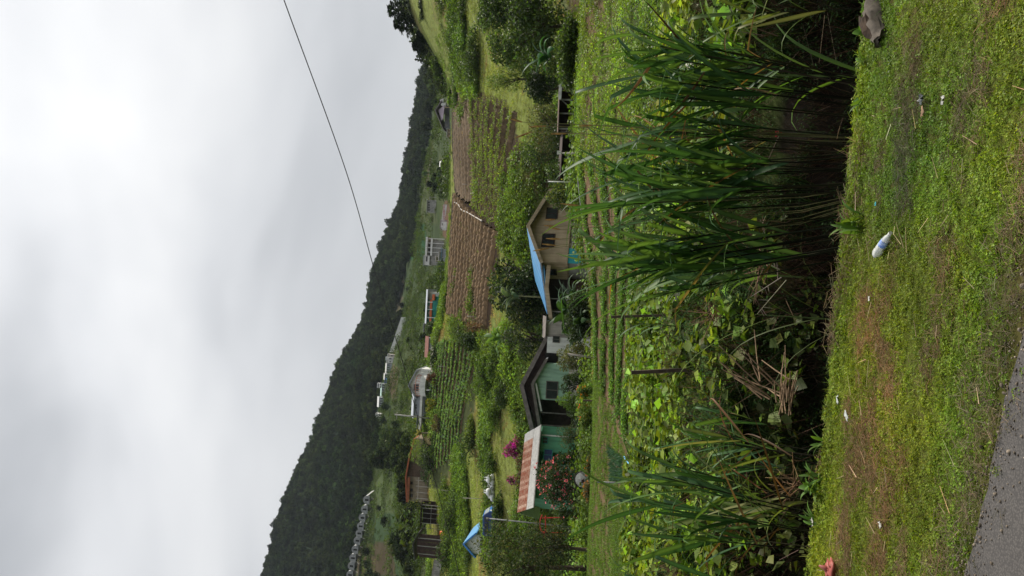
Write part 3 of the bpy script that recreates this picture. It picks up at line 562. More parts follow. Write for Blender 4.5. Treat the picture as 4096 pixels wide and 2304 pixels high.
sc = np.exp(r.normal(0, 0.25, len(px)))*(0.8+0.5*fbm(px, py, 60))*np.interp(py, [200, 350, 500, 1000], [0.4, 0.45, 0.6, 0.62]); tn = 0.66*(0.35+0.75*fbm(px, py, 25)+0.65*fbm(px+300, py, 110))*np.exp(r.normal(0, 0.42, len(px))); tn = np.where(py < 420, tn*1.25, tn)
scatter('forest', 'forest_tree', np.stack([px, py, z-0.4], 1), np.stack([sc*1.15, sc*1.15, sc], 1), np.stack([tn*(0.75+0.5*fbm(px, py+90, 40)), tn, tn*0.95], 1), 'dark forest covering the mountain slope up to the ridge', 'forest', None, 0.06, 12)

# ------------------------------------------------------------------ building kit
WHITE = M('white_paint', (0.70, 0.70, 0.68), 0.7, 0.12, 1.2, streak=0.2); PALE = M('pale_wall', (0.48, 0.44, 0.40), 0.85, 0.15, 1.0, streak=0.35); CREAM = M('cream_wall', (0.46, 0.365, 0.245), 0.85, 0.14, 0.8, streak=0.3)
CONC = M('concrete', (0.34, 0.33, 0.31), 0.9, 0.25, 1.2, streak=0.35); GREYW = M('grey_wall', (0.30, 0.32, 0.35), 0.85, 0.2, 1.0); GLASS = M('dark_glass', (0.025, 0.03, 0.035), 0.12, 0.3, 2, spec=0.6)
DARKB = M('dark_brown_board', (0.045, 0.026, 0.022), 0.8, 0.3, 3); BROWN = M('brown_wall', (0.10, 0.065, 0.045), 0.85, 0.3, 2); DARKOP = M('dark_opening', (0.012, 0.011, 0.010), 0.9, 0.2, 2)
BLUER = M('blue_sheet_roof', (0.07, 0.25, 0.48), 0.45, 0.25, 0.9, rgb2=(0.09, 0.23, 0.40)); BLUER2 = M('blue_sheet_roof_faded', (0.09, 0.27, 0.47), 0.5, 0.25, 1.3, rgb2=(0.12, 0.25, 0.40)); MINT = M('mint_wall', (0.31, 0.48, 0.37), 0.85, 0.12, 0.9, streak=0.35); JADE = M('jade_wall', (0.10, 0.30, 0.18), 0.8, 0.14, 0.9, streak=0.35)
FASCIA = M('weathered_fascia', (0.16, 0.14, 0.125), 0.9, 0.3, 2.5); GREYR = M('grey_sheet_roof', (0.36, 0.39, 0.43), 0.5, 0.15, 1.5); RUSTR = M('rusty_sheet', (0.26, 0.075, 0.035), 0.85, 0.4, 2.2, rgb2=(0.42, 0.30, 0.22)); ZINC = M('zinc_sheet', (0.58, 0.57, 0.54), 0.5, 0.15, 2.2)
ORANGE = M('orange_roof', (0.34, 0.10, 0.045), 0.8, 0.2, 1.5); PURPLE = M('plum_grey_roof', (0.30, 0.25, 0.29), 0.7, 0.15, 1.5); TEAL = M('teal_wall', (0.03, 0.24, 0.20), 0.8, 0.15, 1); REDP = M('red_paint', (0.55, 0.05, 0.035), 0.5, 0.2, 3)
STEEL = M('galvanised_steel', (0.22, 0.225, 0.235), 0.6, 0.2, 4); WOODP = M('weathered_post', (0.085, 0.062, 0.048), 0.9, 0.35, 6, bump=0.3); TURQ = M('turquoise_paint', (0.03, 0.36, 0.42), 0.7, 0.15, 1.2)
NAVY = M('navy_and_van_shade', (0.02, 0.05, 0.20), 0.35, 0.1, 2, spec=0.5); SKYB = M('bright_blue_and_van_sunlight', (0.05, 0.22, 0.62), 0.35, 0.1, 2, spec=0.5); BLACKR = M('black_rubber', (0.02, 0.02, 0.02), 0.8, 0.2, 5); PINK = M('pink_paint', (0.62, 0.25, 0.22), 0.8, 0.15, 2)
class B:
    def __init__(s, name, label, cat, u, d, rot=0.0, group=None, base=None, sink=0.0):
        s.p = GD(u, d) if base is None else np.array(base, float); s.p = s.p.copy(); s.p[2] -= sink; s.a = math.radians(rot)
        s.root = ob(name, None, None, label, cat, group, loc=s.p, rotz=s.a)
    def L(s, u, v, ly=0.0):
        """picture point on the vertical plane y=ly of this building -> local (x, z)"""
        c, n = math.cos(s.a), math.sin(s.a); nx, ny = -n, c; o = s.p+np.array([nx, ny, 0])*ly; r_ = ray(u, v)
        t_ = (o[0]*nx+o[1]*ny)/(r_[0]*nx+r_[1]*ny); q = r_*t_; q[2] += CZ; dx = q-o
        return dx[0]*c+dx[1]*n, q[2]-s.p[2]
    def add(s, name, g, mat, parent=None, smooth=False): return ob(name, g.mesh(name, mat, smooth), parent or s.root)
    def box(s, name, x0, x1, y0, y1, z0, z1, mat, parent=None): return s.add(name, G().box(x0, x1, y0, y1, z0, z1), mat, parent)
    def win(s, x0, x1, z0, z1, y=0.0, fm=None, gm_=None, name='window', bars=1, f=0.06):
        fm = fm or WHITE; g = G(); g.box(x0, x1, y-0.05, y-0.003, z0, z0+f).box(x0, x1, y-0.05, y-0.003, z1-f, z1).box(x0, x0+f, y-0.05, y-0.003, z0+f, z1-f).box(x1-f, x1, y-0.05, y-0.003, z0+f, z1-f)
        for k in range(bars):
            xm = x0+(x1-x0)*(k+1)/(bars+1); g.box(xm-f*0.3, xm+f*0.3, y-0.045, y-0.022, z0+f, z1-f)
        o = s.add(name, g, fm); s.box('pane', x0+f, x1-f, y-0.02, y-0.004, z0+f, z1-f, gm_ or GLASS, o); return o
    def pwin(s, u0, v0, u1, v1, y=0.0, **k):
        a, b = s.L(u0, v1, y), s.L(u1, v0, y); xs_ = sorted((a[0], b[0])); zs_ = sorted((a[1], b[1])); return s.win(xs_[0], xs_[1], zs_[0], zs_[1], y, **k)
    def gable_y(s, x0, x1, y0, y1, ze, za, wall, roof, z0=-0.6, over=0.35, t=0.12, xa=None, fascia=None, wname='wall'):
        """walls with a gable to the front, ridge running back"""
        xa = (x0+x1)/2 if xa is None else xa
        s.add(wname, G().py([(x0, z0), (x1, z0), (x1, ze), (xa, za), (x0, ze)], y0, y1), wall)
        k0 = (za-ze)/(xa-x0); k1 = (za-ze)/(x1-xa); g = G(); zt = za+t+0.02
        g.slab_y((x0-over, ze-over*k0+t+0.02), (xa, zt), t, y0-over, y1+over); r_ = s.add('roof', g, roof)
        g = G().slab_y((xa, zt), (x1+over, ze-over*k1+t+0.02), t, y0-over, y1+over); s.add('roof', g, roof)
        if fascia:
            g = G().slab_y((x0-over, ze-over*k0+t+0.06), (xa, zt+0.04), t+0.16, y0-over-0.05, y0-over-0.003); s.add('fascia_board', g, fascia)
            g = G().slab_y((xa, zt+0.04), (x1+over, ze-over*k1+t+0.06), t+0.16, y0-over-0.05, y0-over-0.003); s.add('fascia_board', g, fascia)
    def gable_x(s, x0, x1, y0, y1, ze, za, wall, roof, z0=-0.6, over=0.3, t=0.1, wname='wall'):
        ym = (y0+y1)/2; s.add(wname, G().px([(y0, z0), (y1, z0), (y1, ze), (ym, za), (y0, ze)], x0, x1), wall)
        k = (za-ze)/(ym-y0); s.add('roof', G().slab_x((y0-over, ze-over*k+t+0.02), (ym, za+t+0.02), t, x0-over, x1+over), roof); s.add('roof', G().slab_x((ym, za+t+0.02), (y1+over, ze-over*k+t+0.02), t, x0-over, x1+over), roof)

# ---- cream house with the blue roof
h = B('house', 'cream two-storey house with bright blue roof and brown side porch', 'house', 312, 71, 27)
W = h.L(374, 570)[0]; zb = h.L(312, 566)[1]; ze = h.L(312, 540)[1]; za = ze+1.35; D = 9.5
h.add('upper_wall', G().py([(0, zb), (W, zb), (W, ze), (W/2, za), (0, ze)], 0, D), CREAM)
k_ = (za-ze)/(W/2)
for sg, (a_, b_) in enumerate((((-0.5, ze-0.5*k_+0.16), (W/2, za+0.16)), ((W/2, za+0.16), (W+0.9, ze-0.9*k_+0.16)))):
    rf = h.add('roof', G().slab_y((a_[0], a_[1]-0.03), (b_[0], b_[1]-0.03), 0.1, -0.69, D+0.39), CONC)
    for q_ in range(11): h.add('roof_sheet', G().slab_y((a_[0], a_[1]+0.012*(q_ % 2)), (b_[0], b_[1]+0.012*(q_ % 2)), 0.025, -0.7+q_*(D+1.1)/11, -0.7+(q_+1)*(D+1.1)/11+0.04), BLUER if q_ % 3 else BLUER2, rf)
    h.add('fascia_board', G().slab_y((a_[0], a_[1]+0.03), (b_[0], b_[1]+0.03), 0.34, -0.76, -0.703), CREAM, rf)
h.pwin(368, 545.5, 357, 558.5, fm=DARKB, f=0.09); h.pwin(342, 541, 329, 555.5, fm=DARKB, f=0.09)
h.box('lower_wall', 0.12, W-0.12, 0.15, D, -0.7, zb-0.003, CONC)
h.box('floor_slab', -0.05, W+0.05, -0.05, D, zb-0.12, zb+0.004, CREAM)
h.pwin(333, 571, 318, 582, y=0.15, fm=WHITE, bars=3, gm_=DARKOP)
h.box('painted_bay', 0.02, 1.5, 0.02, 0.147, -0.4, zb-0.14, TURQ)
h.box('side_wall', -0.12, -0.003, 0.6, 3.0, zb, ze-0.1, CREAM); h.box('side_wall', -0.12, -0.003, 3.0, D, -0.7, ze-0.1, DARKB)
sw = h.box('window', -0.16, -0.123, 1.1, 2.2, zb+0.9, zb+2.1, DARKB); h.box('pane', -0.175, -0.163, 1.2, 2.1, zb+1.0, zb+2.0, GLASS, sw)
pr = h.add('porch_roof', G().slab_y((-2.4, ze-0.62), (-0.15, ze-0.25), 0.1, 0.3, D+1.5), BLUER); h.box('fascia_board', -2.5, -2.403, 0.2, D+1.6, ze-0.95, ze-0.6, CREAM, pr); h.box('fascia_board', -2.4, -0.2, 0.2, 0.297, ze-0.95, ze-0.6, CREAM, pr)
h.box('porch_floor', -2.3, -0.15, 2.6, D+1.0, zb-0.25, zb-0.05, CONC); h.box('porch_wall', -2.2, -0.2, 3.0, D, -0.7, zb-0.26, BROWN)
for yy in (2.9, 5.6, 8.6): h.add('porch_post', G().tube([(-2.2, yy, -0.5), (-2.2, yy, ze-0.7)], 0.05, 6), CONC)
h.add('porch_rail', G().tube([(-2.2, 2.9, zb+0.55), (-2.2, 8.6, zb+0.55)], 0.03, 5), CONC)

# ---- mint house with the dark gable
h = B('house', 'mint green house with dark brown gable and stepped roofs', 'house', 190, 74, 0)
Rr, Ap, Lf = h.L(240, 546, 2.0), h.L(191, 520.5, 2.0), h.L(138, 533, 2.0)
zev = (Rr[1]+Lf[1])/2
h.add('rear_wall', G().py([(Lf[0]+0.5, -0.6), (Rr[0]-0.5, -0.6), (Rr[0]-0.5, zev-0.05), (Ap[0], Ap[1]-0.3), (Lf[0]+0.5, zev-0.05)], 2.4, 9), DARKB)
for a_, b_ in ((Lf, Ap), (Ap, Rr)):
    rf = h.add('roof', G().slab_y(a_, b_, 0.12, 1.7, 9.6), GREYR); h.add('fascia_board', G().slab_y((a_[0], a_[1]+0.06), (b_[0], b_[1]+0.06), 0.42, 1.62, 1.697), FASCIA, rf)
fr, fa, fl = h.L(217.5, 546, 0), h.L(192.3, 531.5, 0), h.L(146, 539, 0)
for a_, b_ in ((fl, fa), (fa, fr)):
    rf = h.add('front_roof', G().slab_y(a_, b_, 0.1, 0.0, 2.38), GREYR); h.add('fascia_board', G().slab_y((a_[0], a_[1]+0.05), (b_[0], b_[1]+0.05), 0.28, -0.06, -0.003), FASCIA, rf)
x0, x1 = h.L(176, 550, 0.4)[0], h.L(212.5, 550, 0.4)[0]; kf = (fa[1]-fr[1])/(fr[0]-fa[0]); kl = (fa[1]-fl[1])/(fa[0]-fl[0]); zs_ = h.L(190, 568, 0.4)[1]
h.add('front_wall', G().py([(x0, zs_), (x1, zs_), (x1, fa[1]-(x1-fa[0])*kf-0.12), (fa[0], fa[1]-0.12), (x0, fa[1]-(fa[0]-x0)*kl-0.12)], 0.4, 2.38), MINT)
h.box('plinth', x0-0.02, x1+0.02, 0.36, 2.38, -0.7, zs_-0.003, PALE)
h.pwin(194.5, 545.5, 177.5, 558.5, y=0.4, fm=FASCIA, f=0.07, bars=1)
h.add('roof_beam', G().slab_y(h.L(165, 540.5, 0.2), h.L(193, 535, 0.2), 0.16, 0.12, 0.26), ZINC)
x2 = h.L(239, 550, 1.4)[0]; zt_ = h.L(225, 541.5, 1.4)[1]
h.box('side_wall', x1+0.003, x2, 1.4, 2.38, -0.7, zt_-0.5, WHITE)
a_, b_ = h.L(222.5, 558.5, 1.4), h.L(213.5, 545, 1.4); h.box('door', b_[0], a_[0], 1.34, 1.397, a_[1], b_[1], DARKOP)  # near-black panel paints the shade inside the open doorway
e0, e1, ez = h.L(238, 550, 1.9)[0], h.L(255, 550, 1.9)[0], h.L(245, 546.5, 1.9)[1]
h.box('annex_wall', e0, e1, 1.9, 5, -0.7, ez, PALE); h.add('annex_roof', G().slab_x((1.5, ez+0.06), (5.3, ez+0.75), 0.07, e0-0.1, e1+0.4), FASCIA); h.pwin(240, 552.5, 233.5, 560, y=1.4, fm=FASCIA, f=0.06)
h.box('porch_floor', fl[0]+0.3, x0-0.003, 0.4, 2.38, -0.7, 0.35, CONC)
for uu in (150.5, 163): h.add('porch_post', G().tube([(h.L(uu, 550, 0.3)[0], 0.3, 0.2), (h.L(uu, 550, 0.3)[0], 0.3, fl[1]-0.05)], 0.06, 6), FASCIA)
h.box('chair', h.L(171, 560, 1)[0], h.L(168, 560, 1)[0], 1.0, 1.5, 0.36, 1.0, DARKB)

# ---- jade house with rusted corrugated roof
h = B('house', 'jade green house with long rust-striped corrugated roof', 'house', 72, 69, 24)
W = h.L(150, 545)[0]; ze = h.L(70, 533)[1]; er, el = h.L(151, 542, -0.6), h.L(68.5, 531.5, -0.6); zr = h.L(73, 518.5, 3.2)[1]; zev = (er[1]+el[1])/2
x0, x1 = el[0], er[0]
h.box('wall', 0.1, 2.3, 0.0, 5.5, -0.7, zev-0.12, JADE); h.box('wall', 4.2, W, 0.0, 5.5, -0.7, zev-0.12, JADE); h.box('porch_back_wall', 2.303, 4.197, 1.6, 5.5, -0.7, zev-0.12, TEAL); h.box('porch_floor', 2.303, 4.197, -0.1, 1.597, -0.7, 0.1, CONC)
h.add('gable_wall', G().px([(0.05, zev-0.118), (5.45, zev-0.118), (3.2, zr-0.2), (2.7, zr-0.2)], 0.15, W-0.05), JADE)
nS = 26; sl_ = math.hypot(3.8, zr-zev)
def corr(w_, l0, l1, seed):
    g = G(); nn = 12; t0, t1 = l0, l1
    for c in range(nn):
        xa, xb = w_*c/nn, w_*(c+1)/nn; za_, zb_ = (0.03 if c % 2 else 0.0), (0.0 if c % 2 else 0.03)
        y0_, y1_ = -0.6+3.8*t0, -0.6+3.8*t1; z0_, z1_ = zev+(zr-zev)*t0, zev+(zr-zev)*t1
        g.add([(xa, y0_, z0_+za_), (xb, y0_, z0_+zb_), (xb, y1_, z1_+zb_), (xa, y1_, z1_+za_), (xa, y0_, z0_+za_-0.02), (xb, y0_, z0_+zb_-0.02), (xb, y1_, z1_+zb_-0.02), (xa, y1_, z1_+za_-0.02)], [(0, 1, 2, 3), (7, 6, 5, 4), (0, 4, 5, 1), (2, 6, 7, 3)])
    return g
ws = (x1-x0)/nS; lo = corr(ws-0.01, 0.0, 0.42, 1).mesh('roof_sheet', ZINC); hiR = corr(ws-0.01, 0.40, 1.0, 1); hiZ = hiR.mesh('roof_sheet', ZINC); hiR = hiR.mesh('roof_sheet', RUSTR)
hiM = corr(ws-0.01, 0.40, 1.0, 1).mesh('roof_sheet', M('streaked_sheet', (0.50, 0.38, 0.30), 0.7, 0.3, 4, rgb2=(0.34, 0.12, 0.06)))
pat = 'RMRRMRRMRMRRRMRRMRRMRMMZZZ'
for i in range(nS):
    o = ob('roof_sheet', lo, h.root); o.location = (x0+ws*i, 0, 0)
    o = ob('roof_sheet', {'R': hiR, 'Z': hiZ, 'M': hiM}[pat[i]], h.root); o.location = (x0+ws*i, 0, 0.022)
h.add('rear_roof', G().slab_x((3.2, zr), (6.0, zev), 0.04, x0, x1), ZINC); h.add('gutter', G().tube([(x0, -0.66, zev-0.06), (x1, -0.66, zev-0.06)], 0.07, 6), CONC)
h.pwin(126.5, 543, 115.5, 553, y=0, fm=TEAL, gm_=M('blue_curtain', (0.03, 0.045, 0.13), 0.7, 0.2, 3)); h.pwin(139, 542, 132.5, 548.5, y=0, fm=TEAL)
g = G()
for t_ in np.linspace(0, 1, 5): g.tube([(W-4.2+2.6*t_, -0.5, 0.2), (W-4.2+2.6*t_, -0.5, 1.15)], 0.025, 4)
g.tube([(W-4.3, -0.5, 1.15), (W-1.5, -0.5, 1.15)], 0.03, 4); g.tube([(W-4.3, -0.5, 0.7), (W-1.5, -0.5, 0.7)], 0.02, 4); h.add('railing', g, TEAL)
h.box('corner_trim', W-0.9, W-0.78, -0.04, -0.003, 0, zev-0.15, WHITE)

# ---- white house with pale blue roof, far left of the slope
h = B('house', 'white house with light blue gable roof behind the dark tree', 'house', 34, 110, 0)
ap, rt = h.L(33, 463), h.L(45, 473); hw = rt[0]-ap[0]
h.gable_y(ap[0]-hw+0.5, ap[0]+hw-0.5, 0, 7, rt[1]-0.2, ap[1]-0.2, WHITE, BLUER, -1.5, 0.45, 0.14, fascia=SKYB); h.win(ap[0]-0.5, ap[0]+0.7, rt[1]-2.2, rt[1]-1.0, 0)
h.box('pink_step', ap[0]-0.8, ap[0]+1.6, -1.2, -0.003, -1.5, rt[1]-2.3, PINK)

# ---- open timber shed on the right
h = B('shed', 'open dark timber shed with a white roof edge among bushes', 'shed', 452, 62, -8)
xl, xr_ = h.L(447, 575)[0], h.L(490, 575)[0]; zt_ = h.L(470, 560)[1]
h.add('roof', G().slab_x((-0.4, zt_+0.05), (4.2, zt_+0.55), 0.06, xl-0.2, xr_+0.2), BROWN); h.box('roof_edge', h.L(476, 560)[0], xr_+0.1, -0.5, -0.405, zt_-0.12, zt_+0.1, WHITE)
for x in (xl, xl+(xr_-xl)*0.36, xl+(xr_-xl)*0.68, xr_): h.add('post', G().tube([(x, 0, -0.5), (x, 0, zt_+0.02)], 0.07, 6), CONC)
h.box('back_wall', xl, xr_, 3.8, 3.9, -0.5, zt_+0.4, DARKB); h.box('side_wall', xr_+0.08, xr_+0.16, 0.0, 3.8, -0.5, zt_-0.2, PALE); h.box('side_wall', xl-0.16, xl-0.08, 0.1, 3.8, -0.5, zt_-0.1, DARKB)
h.add('brace', G().tube([(xl+0.9, 0.05, 0.5), (xl+2.2, 0.05, zt_-0.1)], 0.045, 5), CONC)
o = B('crate', 'grey wooden crate standing beside the dark shed', 'crate', 408, 60, 10); zc_ = 0.9
o.box('box', -0.42, 0.42, -0.3, 0.3, 0.0, zc_, CONC); o.box('lid', -0.46, 0.46, -0.34, 0.34, zc_+0.003, zc_+0.08, PALE)
# second low dark lean-to beside it
h = B('lean_to', 'low black lean-to shelter left of the timber shed', 'shelter', 424, 64, 4); zt_ = h.L(424, 562)[1]
h.add('roof', G().slab_x((-0.3, zt_), (3, zt_+0.5), 0.06, -2.0, 1.8), DARKB); h.box('back_wall', -1.9, 1.7, 2.6, 2.7, -0.5, zt_+0.35, DARKB)
for x in (-1.8, 0, 1.6): h.add('post', G().tube([(x, 0, -0.5), (x, 0, zt_)], 0.06, 6), DARKB)

# ---- grey house with curved balcony
h = B('house', 'white and grey hillside house with a curved balcony', 'house', 190, 161, 0, sink=0.3)
h.L0 = h.L
ap, rt, lt = h.L(191, 408.5), h.L(207, 419), h.L(176, 412.5); xa = ap[0]
h.gable_y(h.L(180.5, 415)[0], h.L(204, 415)[0], 0, 9, (rt[1]+lt[1])/2, ap[1]-0.2, WHITE, GREYR, -3.5, 0.6, 0.14, xa=xa, fascia=GREYW)
h.pwin(191.5, 413.5, 185.5, 418.8, y=0, fm=DARKB, bars=1, f=0.12)
zb = h.L(190, 423)[1]; c_ = h.L(190.5, 420)[0]; pts = [(c_+2.2*math.cos(t_), -2.0*abs(math.sin(t_))) for t_ in np.linspace(0, -math.pi, 13)]
h.add('balcony', G().pz(pts, zb-0.9, zb+0.25), WHITE)
g = G()
for (x, y) in pts: g.tube([(x*0.995, y*0.98, zb+0.25), (x*0.995, y*0.98, zb+1.1)], 0.05, 4)
g.tube([(x, y*0.98, zb+1.12) for x, y in pts], 0.07, 4); h.add('balcony_railing', g, M('terracotta_rail', (0.36, 0.16, 0.11), 0.7, 0.2, 4))
h.add('balcony_column', G().tube([(c_-0.6, -1.3, -4), (c_-0.6, -1.3, zb-0.9)], 0.2, 8), WHITE)
xl, xr_ = h.L(160, 415)[0], h.L(180.4, 415)[0]; zw = h.L(170, 413.0)[1]; zr = h.L(170, 406.5)[1]
h.box('wing_wall', xl, xr_, 0.8, 7, -3.5, zw, GREYW); h.add('wing_roof', G().slab_x((0.3, zw-0.02), (4, zr), 0.12, xl-0.6, xr_), GREYR); h.add('wing_roof', G().slab_x((4, zr), (7.5, zw), 0.12, xl-0.6, xr_), GREYR)
h.pwin(172, 414.5, 167, 417.5, y=0.8, fm=GREYW, f=0.08)
xl2 = h.L(147.5, 415)[0]; h.add('carport_roof', G().slab_x((0.2, zw-0.9), (6, zw+0.4), 0.12, xl2, xl-0.62), M('slate_roof', (0.13, 0.15, 0.18), 0.7, 0.15, 1)); h.box('carport_wall', xl2+0.4, xl-0.65, 5.0, 6, -3.5, zw-0.4, GREYW)
h.box('ledge', xl2, xr_+0.3, -0.5, 0.2, h.L(165, 420)[1]-0.5, h.L(165, 420)[1], WHITE); h.box('garage_wall', h.L(199, 420)[0], h.L(207, 420)[0], 0.5, 5, -3.5, h.L(203, 420)[1], WHITE)

# ---- small shed with red-brown roof
h = B('shed', 'small grey shed with red-brown roof on the hillside path', 'shed', 229, 172, 0)
a_, b_ = h.L(238, 428.5), h.L(219.5, 428.5); ze = h.L(229, 428.3)[1]
h.gable_x(b_[0], a_[0], 0, 3.6, ze, ze+1.1, GREYW, M('red_brown_roof', (0.20, 0.085, 0.065), 0.8, 0.2, 2), -1.2); h.pwin(236, 429.5, 233, 432, y=0, fm=GREYW); h.box('door', b_[0]+0.7, b_[0]+1.6, -0.03, -0.003, -0.6, ze-0.25, DARKB)
# pale kerb wall from the balcony house to the shed
def wall_line(name, label, pts, th_, h_, mat, cat='wall', sink=0.6, caps=None):
    pts = [np.array(p) for p in pts]; c0 = pts[0]; root = ob(name, None, None, label, cat, loc=c0); g = G(); gc = G()
    for a_, b_ in zip(pts[:-1], pts[1:]):
        d_ = b_-a_; nn = np.array([-d_[1], d_[0], 0])/np.hypot(d_[0], d_[1])*th_*0.5; q = [a_-nn, b_-nn, b_+nn, a_+nn]; up = np.array([0, 0, 1.0])
        g.add([p-c0-up*sink for p in q]+[p-c0+up*h_ for p in q], [(0, 3, 2, 1), (4, 5, 6, 7), (0, 1, 5, 4), (1, 2, 6, 5), (2, 3, 7, 6), (3, 0, 4, 7)])
        q = [a_-nn*1.3, b_-nn*1.3, b_+nn*1.3, a_+nn*1.3]; gc.add([p-c0+up*(h_+0.003) for p in q]+[p-c0+up*(h_+0.1) for p in q], [(0, 3, 2, 1), (4, 5, 6, 7), (0, 1, 5, 4), (1, 2, 6, 5), (2, 3, 7, 6), (3, 0, 4, 7)])
    ob('wall_face', g.mesh('wall_face', mat), root); ob('coping', gc.mesh('coping', caps or mat), root); return root
wall_line('concrete_wall', 'pale low concrete wall from the balcony house to the shed', [GD(203, 160), GD(213, 164), GD(224, 168), GD(235, 172)], 0.5, 0.7, PALE)
# ---- green and orange building
h = B('house', 'dark green and orange building with long grey roof', 'house', 266, 192, 0, sink=0.5)
xl, xr_ = h.L(254.5, 430)[0], h.L(284, 430)[0]; ze = h.L(265, 427.5)[1]; zr = h.L(268, 421.5)[1]; x1 = h.L(276, 430)[0]
h.box('wall', xl, x1, 0, 8, -3, ze, TEAL); h.box('white_wall', x1+0.003, xr_, 1.0, 8, -3, ze, WHITE); h.add('roof', G().slab_x((-0.7, ze+0.05), (4, zr), 0.12, xl-0.6, xr_+0.6), GREYR); h.add('roof', G().slab_x((4, zr), (8.6, ze+0.05), 0.12, xl-0.6, xr_+0.6), GREYR)
zo = h.L(266, 430)[1]; OR2 = M('orange_paint', (0.62, 0.16, 0.06), 0.7, 0.15, 1.5)
h.box('orange_band', xl-0.05, x1, -0.4, -0.003, zo-0.55, zo, OR2); h.box('orange_band', x1, xr_-0.5, -2.6, -1.6, zo-1.6, zo-1.0, OR2); h.box('lower_wall', x1-2.5, xr_-1.0, -1.58, -0.45, -3, zo-1.0, TEAL); h.box('lower_band', x1-2.6, x1+0.4, -1.9, -1.6, -0.4, 0.7, OR2)
for uu in (258, 263, 269): h.pwin(uu+1.2, 428.3, uu-1.2, 429.6, y=0, fm=WHITE, f=0.1)
for x in (xl+1, xl+3, x1-0.5): h.add('column', G().tube([(x, -0.6, -2.6), (x, -0.6, ze-0.05)], 0.12, 6), WHITE)
h.box('annex_wall', h.L(244, 425)[0], h.L(252, 425)[0], 1, 5, -2, h.L(248, 423)[1], CONC); h.add('annex_roof', G().slab_x((0.6, h.L(248, 423)[1]+0.1), (5.4, h.L(248, 421)[1]), 0.1, h.L(243.5, 425)[0], h.L(252.4, 425)[0]), GREYR); h.pwin(247, 423.6, 244.8, 426, y=1, fm=WHITE, f=0.1)

# ---- white veranda building and the sheds below it
h = B('building', 'long white flat-roofed veranda building with black ribbon window', 'building', 318, 285, 0, sink=0.5)
xl, xm, xr_ = h.L(311, 428)[0], h.L(320.5, 428)[0], h.L(339, 428)[0]; zt_, zb_ = h.L(316, 424)[1], h.L(316, 429.5)[1]
h.box('wall', xl, xm, 0, 7, zb_, zt_, WHITE); h.box('lower_wall', xl+0.2, xr_-1, 0.6, 7, -3, zb_-0.003, CONC); h.pwin(319.6, 425.8, 314.5, 427.6, y=0, fm=DARKB, bars=2, f=0.08)
h.box('roof', xm+0.003, xr_, -0.4, 6.5, zt_-1.1, zt_-0.35, WHITE); h.box('roof', xl-0.3, xm, -0.3, 7.3, zt_+0.003, zt_+0.2, GREYR); h.box('veranda_back', xm, xr_-0.6, 4, 6, zb_-1.5, zt_-1.103, BROWN)
for uu in (324, 328.5, 333, 337.5): h.add('column', G().tube([(h.L(uu, 428)[0], 0, -2.5), (h.L(uu, 428)[0], 0, zt_-1.1)], 0.16, 6), WHITE)
h.add('railing', G().box(xm, xr_-0.5, -0.3, -0.2, zb_-0.9, zb_-0.2), WHITE)
h = B('shed', 'grey shed with pale blue roof under the white veranda building', 'shed', 322, 262, 0, sink=0.5)
xl, xr_ = h.L(315, 442)[0], h.L(327, 442)[0]; ze = h.L(322, 441.5)[1]
h.box('wall', xl, xr_, 0, 4, -1.5, ze, GREYW); h.add('roof', G().slab_x((-0.5, ze+0.05), (4.5, ze+0.8), 0.12, xl-0.3, xr_+0.3), M('pale_blue_roof', (0.26, 0.42, 0.60), 0.5, 0.1, 1)); h.pwin(320, 441.8, 318.5, 443, y=0, fm=WHITE)
for i_, (ua, ub, va) in enumerate(((314.5, 320.5, 435), (315, 325.3, 438))):
    h = B('canopy', ('upper' if i_ == 0 else 'lower')+' pale concrete canopy below the white veranda building', 'canopy', (ua+ub)/2, 275-6*i_, 0, sink=0.3); xl, xr_ = h.L(ua, va)[0], h.L(ub, va)[0]; zt_ = h.L(ua, va)[1]
    h.box('slab', xl, xr_, 0, 3, zt_-0.35, zt_, PALE)
    for x in (xl+0.3, xr_-0.3): h.box('post', x-0.15, x+0.15, 0.2, 0.5, -1.5, zt_-0.353, PALE)
# ---- white cube and banner
h = B('building', 'white cube-shaped building with two small black windows beside the banner', 'building', 351, 272, 14, sink=0.4)
xl, xr_ = h.L(348.5, 444)[0], h.L(354.5, 444)[0]; zt_ = h.L(351, 440.6)[1]; h.box('wall', xl, xr_, 0, 3.2, -1, zt_, WHITE); h.box('roof', xl-0.2, xr_+0.2, -0.2, 3.4, zt_+0.003, zt_+0.18, PURPLE)
h.pwin(352.6, 442, 351.9, 443, y=0, fm=DARKB, f=0.05, bars=0); h.pwin(351.6, 442, 350.9, 443, y=0, fm=DARKB, f=0.05, bars=0); h.box('side_annex', xr_+0.003, xr_+0.7, 0.2, 3, -1, zt_+0.3, PURPLE)
h = B('banner', 'long white banner with red capital letters beside the white cube', 'banner', 363, 270, 0)
x0, zc_ = h.L(371.5, 445.2); x1, zd_ = h.L(355.3, 443.2)
bw = G(); hh = 0.62; bw.py([(x1, zd_-hh), (x0, zc_-hh), (x0, zc_+hh), (x1, zd_+hh)], 0, 0.08); h.add('cloth', bw, WHITE)
txt = bpy.data.curves.new('lettering', 'FONT'); txt.body = 'GODHERITAG'; txt.size = 1.15; txt.extrude = 0.01; txt.align_x = 'CENTER'; txt.align_y = 'CENTER'; to = bpy.data.objects.new('lettering_source', txt); C.objects.link(to)
dg = bpy.context.evaluated_depsgraph_get(); tm = bpy.data.meshes.new_from_object(to.evaluated_get(dg)); bpy.data.objects.remove(to); tm.name = 'lettering'; tm.materials.clear(); tm.materials.append(M('red_lettering', (0.42, 0.03, 0.03), 0.7, 0.1, 3))
tw = max(v_.co.x for v_ in tm.vertices)-min(v_.co.x for v_ in tm.vertices); o = ob('lettering', tm, h.root); kx = (x0-x1)*0.95/tw
